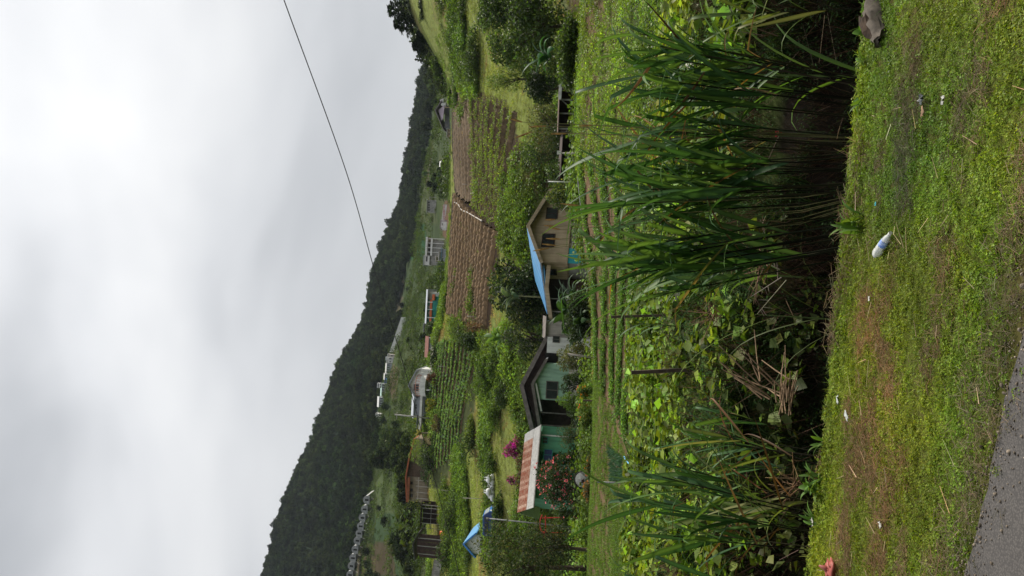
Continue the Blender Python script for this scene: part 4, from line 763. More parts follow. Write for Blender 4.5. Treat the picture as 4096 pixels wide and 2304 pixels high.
o.rotation_euler = (math.pi/2, 0, 0); o.rotation_euler = (Matrix.Rotation(-math.atan2(zd_-zc_, x0-x1), 4, 'Y') @ Matrix.Rotation(math.pi/2, 4, 'X')).to_euler(); o.location = ((x0+x1)/2, -0.03, (zc_+zd_)/2); o.scale = (kx, 1.0, 1)
for x, z in ((x0-0.1, zc_), (x1+0.1, zd_), ((x0+x1)/2, (zc_+zd_)/2)): h.add('post', G().tube([(x, 0.16, -1.5), (x, 0.16, z+hh)], 0.06, 5), STEEL)
# ---- long pale building above
h = B('building', 'long pale building with dark openings in the green field', 'building', 370, 330, 0, sink=0.4)
xl, xr_ = h.L(364, 429)[0], h.L(376, 429)[0]; zt_ = h.L(370, 427)[1]; h.box('wall', xl, xr_, 0, 4, -2, zt_, CONC); h.add('roof', G().slab_x((-0.5, zt_+0.05), (4.4, zt_+1.0), 0.12, xl-0.3, xr_+0.3), ZINC)
for uu in (366, 368.5, 371, 373.5): h.pwin(uu+0.9, 427.8, uu-0.9, 430, y=0, fm=CONC, gm_=DARKOP, f=0.1)
h.box('lean_to_roof', xr_+0.4, h.L(379.5, 429)[0], -0.2, 3, zt_-0.9, zt_-0.75, ZINC); h.box('lean_to_post', h.L(379, 429)[0]-0.1, h.L(379, 429)[0]+0.1, 0, 0.2, -2, zt_-0.903, CONC)
# ---- plum roofed house on the right
h = B('house', 'house with plum-grey hipped gables and white gable ends', 'house', 460, 212, 0, sink=0.6)
Lx = lambda u_, v_, y=0: h.L(u_, v_, y)
ap = Lx(465, 435.3); e_r = Lx(475, 441.5); e_l = Lx(446, 443.5)
h.box('wall', Lx(448, 445)[0], Lx(471, 445)[0], 0.6, 8, -3, Lx(460, 444.5)[1], M('shade_wall', (0.20, 0.20, 0.22), 0.85, 0.2, 1))
h.add('roof', G().slab_y(e_l, ap, 0.15, -0.6, 8), PURPLE); h.add('roof', G().slab_y(ap, e_r, 0.15, -0.6, 8), PURPLE); h.add('front_roof', G().add([(*Lx(466, 438)[:1], 0.2, Lx(466, 438)[1]), (Lx(470, 446)[0], -1.6, Lx(470, 446)[1]), (Lx(457, 444.5)[0], -1.6, Lx(457, 444.5)[1]), (Lx(454, 441)[0], 0.2, Lx(454, 441)[1])], [(0, 1, 2, 3), (3, 2, 1, 0)]), PURPLE)
h.add('gable_end', G().py([Lx(473.5, 443.5), Lx(478, 443.5), Lx(476, 439.5)], 0.1, 3), WHITE); h.add('gable_end', G().py([Lx(468.5, 447), Lx(472.5, 447), Lx(472, 442.5), Lx(470, 441.8)], -1.2, 0.05), WHITE); h.box('pillar', Lx(467, 445)[0], Lx(468, 445)[0], -1.5, -1.2, -2, Lx(467, 445)[1], CREAM)
for uu in (451, 456, 461): h.pwin(uu+1.2, 445, uu-1.2, 447.2, y=0.6, fm=PALE, f=0.12)
h = B('house', 'small beige box house with pale roof beside the plum roof', 'house', 443, 205, 0, sink=0.4); xl, xr_ = h.L(439.5, 450)[0], h.L(447, 450)[0]; zt_ = h.L(443, 447.4)[1]
h.box('wall', xl, xr_, 0, 3.5, -1.5, zt_, CREAM); h.box('roof', xl-0.2, xr_+0.2, -0.3, 3.8, zt_+0.003, zt_+0.15, ZINC); h.pwin(442.6, 448.5, 441.4, 449.8, y=0, fm=DARKB, bars=0); h.pwin(445.6, 448.5, 444.6, 449.8, y=0, fm=DARKB, bars=0)
h = B('shed', 'low pale green shed with pink roof strip on the field edge', 'shed', 432, 203, 0, sink=0.4); xl, xr_ = h.L(422, 450)[0], h.L(438.5, 450)[0]; zt_ = h.L(430, 450.3)[1]
h.box('wall', h.L(430, 450)[0], xr_, 0, 3, -1.5, zt_, M('pale_green_wall', (0.30, 0.38, 0.28), 0.8, 0.2, 1)); h.add('roof', G().slab_x((-0.4, zt_), (3.2, zt_+0.3), 0.3, xl, xr_), PINK); h.box('post', xl+0.1, xl+0.3, 0, 0.2, -1.5, zt_-0.3, CONC); h.box('door', h.L(434, 450)[0], h.L(436, 450)[0], -0.04, -0.003, -0.5, zt_-0.35, DARKB)
for (uu, vv, dd, lb) in ((340.5, 406, 520, 'tiny white farmhouse high on the green slope'), (412, 437, 300, 'small white hut alone in the field below the forest')):
    h = B('hut', lb, 'hut', uu, dd, 8); wx = 2.0 if dd < 400 else 2.4; h.gable_x(-wx*0.5, wx*0.5, 0, 2.4, 1.7, 2.5, WHITE, WHITE, -0.5); h.box('door', -0.3, 0.3, -0.03, -0.003, -0.2, 1.3, DARKB); h.win(wx*0.2, wx*0.42, 0.7, 1.3, 0, fm=DARKB, bars=0)
# ---- orange roofed house
h = B('house', 'long beige house with rust-orange roof above the cabbage field', 'house', 88, 168, 0, sink=0.5)
DIMW = M('dim_beige_wall', (0.27, 0.22, 0.155), 0.85, 0.2, 1, streak=0.3); pl = [h.L(138, 414.5), h.L(120, 409.5), h.L(100, 406), h.L(75, 407)]; xl, xr_ = h.L(75.5, 410)[0], h.L(137, 410)[0]
for a_, b_ in zip(pl[1:], pl[:-1]): rf = h.add('roof', G().slab_y((a_[0], a_[1]), (b_[0], b_[1]), 0.3, -0.8, 6.5), ORANGE)
for a_, b_, m_ in zip(pl[1:], pl[:-1], (DIMW, BROWN, DIMW)): h.add('wall', G().py([(a_[0]+0.02, -3), (b_[0]-0.02, -3), (b_[0]-0.02, b_[1]-0.31), (a_[0]+0.02, a_[1]-0.31)], 0, 6), m_)
h.box('eave_board', pl[3][0], pl[2][0], -0.86, -0.803, pl[3][1]-0.65, pl[3][1]-0.1, M('rust_board', (0.24, 0.085, 0.04), 0.8, 0.2, 2))
for uu in (80.5, 86, 93): h.pwin(uu+1.5, 410, uu-1.5, 413, y=0, fm=BROWN, f=0.1)
for uu in (78, 84, 90, 96): h.add('fence_post', G().tube([(h.L(uu, 415, -2)[0], -2, -2), (h.L(uu, 415, -2)[0], -2, h.L(uu, 416, -2)[1])], 0.08, 5), PALE)
h.add('fence_rail', G().tube([(h.L(77, 415, -2)[0], -2, h.L(85, 418, -2)[1]), (h.L(99, 415, -2)[0], -2, h.L(85, 418, -2)[1])], 0.06, 4), PALE)
h = B('hut', 'beige hut with tan thatch beside the palm', 'hut', 136, 158, 0, sink=0.3); h.gable_y(-1.0, 1.0, 0, 2.5, 1.5, 2.3, M('tan_wall', (0.62, 0.48, 0.26), 0.8, 0.15, 1.5), M('thatch', (0.40, 0.28, 0.12), 0.9, 0.3, 4), -0.8, 0.3); h.box('door', -0.3, 0.3, -0.03, -0.003, -0.5, 1.1, DARKB)
# ---- brown hut, pens
h = B('hut', 'brown boarded hut with dark roof at the hillside path', 'hut', 31, 150, 0, sink=0.4)
ap, rt, lt = h.L(33, 413), h.L(44.5, 419), h.L(17, 415); DR = M('dark_roof', (0.05, 0.05, 0.055), 0.8, 0.2, 2); RBW = M('reddish_board', (0.06, 0.036, 0.030), 0.85, 0.3, 2)
h.add('roof', G().slab_y((ap[0], ap[1]), (rt[0], rt[1]), 0.18, -0.6, 5), DR); h.add('roof', G().slab_y((lt[0], lt[1]), (ap[0], ap[1]), 0.18, -0.6, 5), DR)
for k in range(6):
    u0_, u1_ = 19+3.9*k, 19+3.9*(k+1)-0.35; x0, x1 = h.L(u0_, 420)[0], h.L(u1_, 420)[0]; h.box('board_panel', x0, x1, 0, 0.15, -1.5, h.L(30, 416.5)[1]-(0.6 if k in (0, 5) else 0.1), RBW if k % 2 else DARKB)
for uu in (22.8, 30.6, 38.4): h.add('post', G().tube([(h.L(uu, 420)[0], -0.3, -1.5), (h.L(uu, 420)[0], -0.3, h.L(uu, 418)[1])], 0.09, 5), CONC)
h.box('floor', lt[0]+0.4, rt[0]-0.4, 0.2, 4.5, -1.5, -0.2, DARKB)
o = B('barrel', 'bright orange barrel beside the brown hut', 'barrel', 42.6, 146.5, 0); o.add('body', G().tube([(0, 0, 0), (0, 0, 0.25), (0, 0, 0.9), (0, 0, 1.15)], [0.33, 0.42, 0.42, 0.33], 12), M('orange_plastic', (0.75, 0.14, 0.03), 0.5, 0.1, 3), None, True); o.add('rim', G().tube([(0, 0, 1.153), (0, 0, 1.22)], [0.36, 0.36], 12), M('orange_plastic', (0.75, 0.14, 0.03)))
h = B('animal_pen', 'dark open pen with thin posts between hut and orange-roofed house', 'pen', 60, 152, 0, sink=0.3); zt_ = h.L(60, 420.5)[1]
h.add('roof', G().slab_x((-0.3, zt_), (3.5, zt_+0.6), 0.1, h.L(47, 424)[0], h.L(72, 424)[0]), DARKB); h.box('back_wall', h.L(48, 424)[0], h.L(71, 424)[0], 3, 3.1, -1, zt_+0.3, DARKB)
for uu in (48, 53, 58, 63, 68, 71): h.add('post', G().tube([(h.L(uu, 424)[0], 0, -1), (h.L(uu, 424)[0], 0, zt_+0.05)], 0.045, 5), CONC)
h.add('rail', G().tube([(h.L(48, 424)[0], -0.1, zt_*0.5), (h.L(71, 424)[0], -0.1, zt_*0.5)], 0.035, 4), CONC)
wall_line('concrete_wall', 'grey concrete wall at the far left of the hillside path', [GD(-14, 152), GD(-2, 151), GD(8, 150), GD(15, 149)], 0.5, 1.5, CONC)

# ---- roadside row high on the mountain
def far_block(name, label, cat, u0, u1, v0, v1, d, wall, roof, style='flat', win=2):
    h = B(name, label, cat, (u0+u1)/2, d, 0); xl, xr_ = sorted((h.L(u0, v1)[0], h.L(u1, v1)[0])); zt_ = h.L((u0+u1)/2, v0)[1]; zt_ = max(zt_, 1.6); dp = 4.0
    if style == 'flat': h.box('wall', xl, xr_, 0, dp, -3, zt_, wall); h.box('roof', xl-0.3, xr_+0.3, -0.4, dp+0.3, zt_+0.003, zt_+0.3, roof)
    else: h.gable_x(xl, xr_, 0, dp, zt_*0.7, zt_*1.0, wall, roof, -3)
    for k in range(win):
        xc = xl+(xr_-xl)*(k+0.5)/win; w_ = (xr_-xl)/win*0.25; h.win(xc-w_, xc+w_, zt_*0.25, zt_*0.6, 0, fm=wall, bars=0)
    return h
far_block('building', 'white box building at the right end of the mountain road row', 'building', 213, 215.6, 386.8, 390, 452, WHITE, WHITE, win=1)
far_block('building', 'second white box building from the right in the mountain road row', 'building', 216, 218.6, 386, 389.6, 452, WHITE, GREYR, win=1)
far_block('building', 'third and palest box building in the mountain road row', 'building', 219, 221.5, 388, 391, 450, PALE, WHITE, win=1)
far_block('building', 'long low grey roof shed in the mountain road row', 'building', 203, 212, 384.5, 388, 452, GREYW, ZINC, 'gable', 4)
far_block('building', 'narrow silver roofed shed near the middle of the mountain row', 'building', 196.5, 202, 382.8, 386.3, 454, GREYW, ZINC, 'gable', 2)
far_block('building', 'long mint roofed shed in the mountain road row', 'building', 180, 192, 379.6, 384.5, 456, GREYW, M('mint_roof', (0.42, 0.58, 0.52), 0.6, 0.1, 1), 'gable', 5)
far_block('building', 'thin white roofed shed left of the mint roof', 'building', 169, 178.5, 376.3, 381.5, 458, GREYW, WHITE, 'gable', 4)
far_block('building', 'white rounded cluster house at the left of the mountain row', 'building', 157, 162, 376, 381, 458, WHITE, WHITE, 'flat', 2)
far_block('building', 'pale teal hut at the far left of the mountain row', 'building', 151, 155, 378.5, 382, 456, M('pale_teal', (0.30, 0.44, 0.40), 0.8, 0.1, 1), ZINC, 'gable', 2)
def wheel(root, x, y, r_, w_):
    wg = G().tube([(x, y, r_), (x, y+w_, r_)], r_, 12); t_ = ob('wheel', None, root)
    ob('tyre', wg.mesh('tyre', BLACKR), t_); ob('rim', G().tube([(x, y-0.02, r_), (x, y-0.003, r_)], r_*0.55, 10).mesh('rim', STEEL), t_)
h = B('bus', 'white bus with dark windows on the mountain road', 'bus', 190.3, 452, 0, base=P(190.3, 381.2, 452)); h.box('body', -1.4, 1.4, 0, 1.9, 0.4, 2.4, WHITE); h.box('roof', -1.35, 1.35, 0.05, 1.85, 2.403, 2.5, WHITE)
for k in range(3): h.box('window', -1.2+0.85*k, -0.5+0.85*k, -0.03, -0.003, 1.4, 2.1, GLASS)
for x in (-0.9, 0.9): wheel(h.root, x, -0.02, 0.42, 0.25)
h = B('truck', 'small blue truck parked beside the white bus', 'truck', 195.3, 450, 0); h.box('cab', 0.3, 1.3, 0, 1.6, 0.4, 2.0, SKYB); h.box('cargo_box', -1.5, 0.25, 0, 1.6, 0.5, 2.3, NAVY); h.box('window', 0.5, 1.1, -0.03, -0.003, 1.2, 1.8, GLASS)
for x in (-1.0, 0.8): wheel(h.root, x, -0.03, 0.38, 0.22)
wall_line('retaining_wall', 'long white sloping concrete retaining wall on the mountainside', [HIT(258, 406.5, 260), HIT(248, 403, 260), HIT(238, 399.5, 260), HIT(224, 394.5, 260)], 0.8, 3.0, WHITE, caps=GREYW)
# ---- polytunnels
PT = M('polytunnel_sheet', (0.40, 0.41, 0.40), 0.6, 0.2, 1.0)
arc = [(2.35*math.cos(t_), 2.5*math.sin(t_)) for t_ in np.linspace(0, math.pi, 15)]
sk = G(); n_ = len(arc)
sk.add([(x, 0, z) for x, z in arc]+[(x, 12, z) for x, z in arc], [(i, i+1, i+1+n_, i+n_) for i in range(n_-1)]); sm_ = sk.mesh('tunnel_sheet', PT, True); em_ = G().py([(-2.3, -1.2)]+[(2.3, -1.2)]+[(x*0.985, z*0.985) for x, z in arc], 0.02, 0.08).mesh('end_wall', M('polytunnel_end', (0.28, 0.29, 0.29), 0.7, 0.3, 1.2)); hm_ = G().tube([(x*1.01, -0.02, z*1.01) for x, z in arc], 0.07, 4).mesh('hoop', STEEL)
dm_ = G().box(-0.5, 0.5, -0.03, 0.0, -0.6, 1.5).mesh('door', DARKOP)
for k, (zx, zy) in enumerate(((1160, 685), (1140, 780), (1117, 865), (1100, 950), (1085, 1022), (1066, 1095), (1045, 1185), (1022, 1270), (1007, 1350), (992, 1440))):
    uu, vv = 144-0.0994*zy, 250+0.0994*(zx+22); p = P(uu, vv, 425); p[2] = max(p[2], float(gz(p[0], p[1]))+0.3) if abs(p[2]-float(gz(p[0], p[1]))) > 4 else p[2]
    t_ = ob('polytunnel', None, None, 'grey arched polytunnel in the row below the forest', 'polytunnel', 'polytunnels in the row below the forest', loc=p)
    for nm, me in (('tunnel_sheet', sm_), ('end_wall', em_), ('hoop', hm_), ('door', dm_)): ob(nm, me, t_)

# ------------------------------------------------------------------ blue van
h = B('van', 'blue van with dark side windows parked above the leafy hedge', 'van', 51, 104.5, -14)
prof = [(-1.75, 0.25), (1.75, 0.25), (1.85, 0.6), (1.8, 1.0), (1.25, 1.72), (1.1, 1.8), (-1.6, 1.8), (-1.8, 1.65)]
h.add('body', G().py(prof, 0, 1.55), NAVY); h.box('roof', -1.62, 1.12, 0.02, 1.53, 1.803, 1.86, SKYB)  # navy body has the van's shaded side painted in
for k, (a_, b_) in enumerate(((-1.55, -0.75), (-0.65, 0.15), (0.25, 1.05))): h.box('window', a_, b_, -0.025, -0.003, 1.08, 1.62, GLASS)
h.add('windscreen', G().add([(1.80, 0.1, 1.06), (1.80, 1.45, 1.06), (1.30, 1.42, 1.70), (1.30, 0.13, 1.70), (1.78, 0.1, 1.05), (1.78, 1.45, 1.05), (1.28, 1.42, 1.69), (1.28, 0.13, 1.69)], [(0, 1, 2, 3), (7, 6, 5, 4), (0, 4, 5, 1), (3, 2, 6, 7), (0, 3, 7, 4), (1, 5, 6, 2)]), M('windscreen_glass', (0.20, 0.24, 0.24), 0.15, 0.1, 2, spec=0.6))
h.box('front_panel', 1.83, 1.90, 0.03, 1.52, 0.5, 1.0, SKYB); h.box('bumper', 1.86, 1.98, 0.0, 1.55, 0.25, 0.48, BLACKR)  # brighter blue front panel paints the sunlit face of the van
for y in (0.12, 1.15): h.box('headlight', 1.9, 1.93, y, y+0.28, 0.66, 0.9, WHITE)
h.box('door_handle', 0.05, 0.2, -0.04, -0.003, 0.95, 1.0, BLACKR)
for x in (-1.15, 1.15): wheel(h.root, x, -0.04, 0.3, 0.2)
# white sacks
r = np.random.default_rng(81)
def blob(n1, n2, sx, sy, sz, seed, amp=0.12):
    rr = np.random.default_rng(seed); g = G(); V = []
    for i in range(n1+1):
        th = math.pi*i/n1
        for j in range(n2):
            ph = 2*math.pi*j/n2; q = 1+rr.normal(0, amp)*(0 < i < n1); V.append((sx*math.sin(th)*math.cos(ph)*q, sy*math.sin(th)*math.sin(ph)*q, sz*math.cos(th)*(q*0.5+0.5)))
    return g.add(V, [(i*n2+j, (i+1)*n2+j, (i+1)*n2+(j+1) % n2, i*n2+(j+1) % n2) for i in range(n1) for j in range(n2)])
SACK = M('white_sack', (0.70, 0.71, 0.72), 0.6, 0.1, 3); sks = [blob(7, 10, 0.42, 0.32, 0.34, s_).mesh('bag', SACK, True) for s_ in (1, 2, 3)]; nk = G().tube([(0, 0, 0.36), (0.03, 0, 0.5), (0.06, 0.02, 0.6)], [0.1, 0.06, 0.12], 7).mesh('tied_neck', SACK)
for k, (uu, vv, dz) in enumerate(((99.5, 494, 0), (97, 495, 0), (94, 495.5, 0), (95.5, 493, 0.55), (91, 495.5, 0), (87, 496, 0), (84, 496.5, 0), (85.5, 494, 0.55), (81.5, 496.5, 0), (83, 493.5, 0.6), (79.5, 496.5, 0), (98.5, 492.3, 0.5), (89, 495, 0.1), (77, 497, 0.0))):
    p = GD(uu, 105.5); o = ob('sack', None, None, 'white bulging sack in the heap on the grassy terrace', 'sack', 'white sacks heaped on the terrace', loc=(p[0], p[1]-0.25*(dz > 0)+r.uniform(-0.3, 0.3), p[2]+0.28+dz*0.85), rotz=r.uniform(0, 6))
    ob('bag', sks[k % 3], o); ob('tied_neck', nk, o)

# ------------------------------------------------------------------ poles, posts, pipes, cable
def post(name, label, cat, top, bot, d, r_, mat, square=False, extra=None):
    a_, b_ = P(*bot, d), P(*top, d); root = ob(name, None, None, label, cat, loc=a_); v_ = b_-a_; ln = np.linalg.norm(v_)
    lo_ = -v_/ln*0.5; g = G()
    if square:
        g.box(-r_, r_, -r_*0.7, r_*0.7, -0.5, ln); me = g.mesh('shaft', mat); o = ob('shaft', me, root); o.rotation_mode = 'QUATERNION'; o.rotation_quaternion = Vector(v_/ln).to_track_quat('Z', 'Y')
    else: ob('shaft', g.tube([lo_, v_*0.5, v_], [r_, r_*0.95, r_*0.85], 8).mesh('shaft', mat, True), root)
    ob('cap', G().tube([v_, v_*(1+0.012)], [r_*1.15, r_*1.0], 8).mesh('cap', mat), root)
    if extra: extra(root, v_)
    return root
post('wooden_post', 'dark square wooden post standing highest among the bean leaves', 'post', (203.5, 632), (207, 702), 17.5, 0.055, WOODP, True)
post('wooden_post', 'thin dark wooden post nearer the banana plant among bean leaves', 'post', (259, 612), (261.5, 685), 20, 0.045, WOODP, True)
post('garden_stake', 'short dark stake by the marigolds on the terrace edge', 'stake', (175.5, 583), (175, 604), 47, 0.06, WOODP, True)
post('steel_stake', 'grey steel stake in the grass strip with a small clamp', 'stake', (94, 598), (92.5, 640), 33, 0.035, STEEL, False, lambda ro, v_: ob('clamp', G().tube([v_*0.42-np.array([0.07, 0, 0]), v_*0.42+np.array([0.07, 0, 0])], 0.03, 6).mesh('clamp', STEEL), ro))
post('slim_pole', 'left of the pair of pale poles leaning over the shrub', 'pole', (221.7, 568), (218.3, 592), 57, 0.035, PALE); post('slim_pole', 'right of the pair of pale poles leaning over the shrub', 'pole', (222.6, 567.5), (219.5, 592), 57, 0.03, PALE)
post('slim_pole', 'white pole at the terrace edge right of the cream house', 'pole', (394.5, 548), (394, 573), 55, 0.04, WHITE); post('slim_pole', 'pale pole standing before the dark lean-to shelter', 'pole', (423, 560), (422.5, 590), 54, 0.05, PALE, False, lambda ro, v_: ob('bracket', G().box(-0.12, 0.12, -0.06, 0.06, v_[2]-0.05, v_[2]+0.2).mesh('bracket', WHITE), ro))
post('utility_pole', 'grey utility pole beside the left wing of the balcony house', 'pole', (161.5, 395), (158, 427), 150, 0.16, CONC, False, lambda ro, v_: ob('crossarm', G().box(-0.7, 0.7, -0.08, 0.08, v_[2]*0.93, v_[2]*0.93+0.14).mesh('crossarm', CONC), ro))
post('utility_pole', 'tall slim grey pole rising in front of the blue van', 'pole', (57.5, 489), (49.5, 566), 62, 0.055, STEEL, False, lambda ro, v_: ob('insulator', G().tube([v_*1.01, v_*1.01+np.array([0, 0, 0.18])], 0.07, 7).mesh('insulator', CONC), ro))
for k, (uu, vt, vb, dd) in enumerate(((210, 438, 444, 132), (227, 429.5, 436, 165), (260, 467, 474, 116), (300, 452, 458, 138), (392, 462, 467, 128), (78, 463, 479, 108), (86, 441, 447, 135))):
    post('field_stake', ['thin grey stake at the top of the cabbage rows', 'short pale stake beside the red-brown shed', 'thin stake among the left end of the ploughed ridges', 'thin stake at the upper edge of the ploughed field', 'thin stake between the two brown fields', 'slim white stake on the grassy slope above the sacks', 'short stake in the green hedge below the orange roof'][k], 'stake', (uu, vt), (uu-0.5, vb), dd, 0.035, PALE)
def pipe(name, label, pts, r_, mat, cat='pipe'):
    pts = [np.array(p) for p in pts]; c0 = pts[0]; cr = []
    for i in range(len(pts)-1):
        p0, p1, p2, p3 = pts[max(i-1, 0)], pts[i], pts[i+1], pts[min(i+2, len(pts)-1)]
        for t_ in np.linspace(0, 1, 8, endpoint=False): cr.append(0.5*((2*p1)+(-p0+p2)*t_+(2*p0-5*p1+4*p2-p3)*t_**2+(-p0+3*p1-3*p2+p3)*t_**3)-c0)
    cr.append(pts[-1]-c0); root = ob(name, None, None, label, cat, loc=c0); ob('tube', G().tube(cr, r_, 6).mesh('tube', mat, True), root); ob('end_collar', G().tube([cr[-2], cr[-1]], r_*1.5, 6).mesh('end_collar', mat), root); return root
PIPEG = M('grey_pipe', (0.34, 0.35, 0.36), 0.5, 0.2, 3); PIPEB = M('pale_blue_pipe', (0.30, 0.44, 0.50), 0.5, 0.2, 3)
pipe('water_pipe', 'grey water pipe stretched along the terrace above the bean rows', [P(400, 577.5, 46), P(376, 580, 46), P(352, 583, 46), P(330, 586, 46), P(308, 590, 46), P(280, 593, 46), P(250, 593.5, 46), P(219, 594, 46)], 0.035, PIPEG)
pipe('water_pipe', 'pale blue-green pipe along the marigolds at the terrace edge', [P(173, 597, 45), P(150, 597.5, 45), P(120, 598, 45), P(94, 597, 45), P(88, 595, 45), P(60, 594, 45), P(43, 594.5, 45), P(12, 593, 45), P(-10, 592, 45)], 0.03, PIPEB)
pipe('garden_hose', 'short bright blue hose crossing the soil by the onion patch', [HIT(119, 627, 20)+[0, 0, .1], HIT(114, 630, 20)+[0, 0, .1], HIT(109.5, 636, 20)+[0, 0, .1]], 0.03, M('blue_hose', (0.12, 0.36, 0.62), 0.5, 0.1, 3), 'hose')
pipe('irrigation_hose', 'white hose running down between the two brown fields', [HIT(374, 455, 86)+[0, 0, .3], HIT(372, 460, 86)+[0, 0, .4], HIT(366, 464, 86)+[0, 0, .4], HIT(364, 469, 86)+[0, 0, .4], HIT(360, 476, 86)+[0, 0, .4], HIT(355, 485, 86)+[0, 0, .4]], 0.09, PALE, 'hose')
cb = []
for uu, vv in ((800, 203), (700, 240), (576, 284), (405, 346), (302, 375.6), (218, 401.5), (139, 423), (87, 437), (27, 453), (-60, 474), (-160, 496)): cb.append(P(uu, vv, 40-0.030*uu))
pipe('power_cable', 'black cable slanting across the sky in front of the mountain', cb, 0.016, M('black_cable', (0.012, 0.012, 0.014), 0.6, 0.1, 4), 'cable')
# ------------------------------------------------------------------ yard things
h = B('satellite_dish', 'round pale satellite dish standing low in the dark garden', 'dish', 97.5, 52, 0, base=P(97.5, 589, 52)); rr_ = 0.55
zc_ = 0.35
g = G(); ring = [[(q*math.cos(t_), -0.25+0.25*(q/rr_)**2*-1, q*math.sin(t_)+zc_) for t_ in np.linspace(0, 2*math.pi, 20, endpoint=False)] for q in (0.02, 0.2, 0.4, rr_)]
V = [p for q in ring for p in q]; g.add(V, [(i*20+j, i*20+(j+1) % 20, (i+1)*20+(j+1) % 20, (i+1)*20+j) for i in range(3) for j in range(20)]+[(i*20+j, (i+1)*20+j, (i+1)*20+(j+1) % 20, i*20+(j+1) % 20) for i in range(3) for j in range(20)]); h.add('reflector', g, M('dish_grey', (0.52, 0.53, 0.54), 0.5, 0.15, 3))
h.add('rim', G().tube([(rr_*math.cos(t_), -0.5, rr_*math.sin(t_)+zc_) for t_ in np.linspace(0, 2*math.pi, 21)], 0.035, 5), BLACKR); h.add('receiver', G().tube([(0, -0.2, zc_), (0, -0.85, zc_)], 0.025, 5).box(-0.1, 0.1, -0.95, -0.85, zc_-0.1, zc_+0.1), DARKB); h.add('mount', G().tube([(0, -0.2, zc_), (0, 0.1, zc_-0.3), (0, 0.1, zc_-1.6)], 0.05, 6), STEEL)
h = B('swing_frame', 'red curved metal swing frame in the left garden', 'swing', 50, 60, 0, base=P(50, 560, 60))
def hp(u_, v_): q = P(u_, v_, 60)-h.p; return (q[0], q[1], q[2])
h.add('hoop', G().tube([hp(61, 542), hp(57, 540.5), hp(51, 540), hp(46, 541), hp(43, 543.5), hp(41, 544), hp(35, 543)], 0.055, 6), REDP); h.add('lower_bar', G().tube([hp(60, 545.5), hp(52, 545.5), hp(46, 545.5), hp(42, 544.5), hp(34, 543.5)], 0.05, 6), REDP); h.add('leg', G().tube([hp(58, 542), hp(58.5, 562)], 0.04, 6), REDP); h.add('leg', G().tube([hp(44, 543), hp(43, 562)], 0.04, 6), REDP)
h = B('motorcycle', 'red motorcycle parked under the cream house', 'motorcycle', 348, 68, 15, base=GD(348, 66))
for x in (-0.6, 0.62): h.add('wheel', G().tube([(x+0.28*math.cos(t_), 0, 0.3+0.28*math.sin(t_)) for t_ in np.linspace(0, 2*math.pi, 15)], 0.05, 6), BLACKR)
h.add('tank', blob(6, 10, 0.42, 0.16, 0.18, 5, 0.03), REDP, None, True).location = (0.05, 0, 0.78); h.box('seat', -0.75, -0.2, -0.12, 0.12, 0.78, 0.9, BLACKR); h.add('fork', G().tube([(0.62, 0, 0.3), (0.4, 0, 1.05), (0.3, -0.3, 1.1)], 0.03, 5), STEEL); h.add('frame', G().tube([(-0.6, 0, 0.3), (-0.1, 0, 0.45), (0.4, 0, 0.8)], 0.05, 5), BLACKR); h.add('fairing', G().box(0.3, 0.62, -0.2, 0.2, 0.75, 1.0), REDP)

# ------------------------------------------------------------------ shrubs and trees
BARK = (0.07, 0.055, 0.042)
def plant(name, label, cat, u, d, vtop, wpx, col, L=0.16, n=1200, col2=None, bloom=None, nb=0, k=14, trunk=0.0, deep=1.0, seed=0, group=None, asp=0.75, sink=0.15, low=-0.7, base=None):
    """free-standing shrub or tree grown to a given top and spread"""
    r_ = np.random.default_rng(seed+int(u*7+d*13)); p = GD(u, d) if base is None else np.array(base); H = P(u, vtop, d)[2]-p[2]; H = max(H, 0.5)*(1.08 if d < 72 else 1.0); rx = wpx/F*d/2*(1.28 if d < 72 else 1.12); root = ob(name, None, None, label, cat, group, loc=p-[0, 0, sink])
    z0 = H*trunk; rz = (H-z0)/2; zc = z0+rz+sink; ry = rx*deep
    if d < 100: n = int(n*1.8); L = L*1.12
    c = crown_mesh('crown', n, rx, ry, rz, k, L, L*asp, col, r_, None, col2, low); c = (c[0]+np.array([0, 0, zc]), c[1], c[2])
    ob('crown' if trunk > 0 or cat == 'tree' else 'foliage', jmesh('crown', [c], LEAF), root)
    ob('trunk' if trunk > 0 or cat == 'tree' else 'stems', jmesh('trunk', [trunk_parts(H, max(0.03, 0.02*H+0.02*rx), rx*0.9, rz*0.9, zc, r_, BARK, 7)], WOODC), root)
    if bloom is not None:
        q, dd, _ = crown_pts(nb, rx*1.02, ry*1.02, rz*1.04, k, np.random.default_rng(seed+int(u*7+d*13)), low, 0.9); kk = q[:, 2] > -rz*0.3; q, dd = q[kk], dd[kk]; q = q+dd*0.05; m = len(q)
        q = np.repeat(q, 4, 0)+r_.normal(0, L*0.35, (m*4, 3)); cc = jit(bloom, m*4, 0.25, r_)
        f = leaves(q, sph(m*4, r_), sph(m*4, r_), L*0.7, L*0.6, cc, 0.1, r_); ob('blossoms', jmesh('blossoms', [(f[0]+np.array([0, 0, zc]), f[1], f[2])], LEAF), root)
    return root
D1, D2, D3, MG, BR, YG, OL = (0.028, 0.048, 0.019), (0.040, 0.068, 0.022), (0.055, 0.092, 0.028), (0.080, 0.140, 0.030), (0.125, 0.205, 0.036), (0.180, 0.220, 0.045), (0.105, 0.110, 0.048)
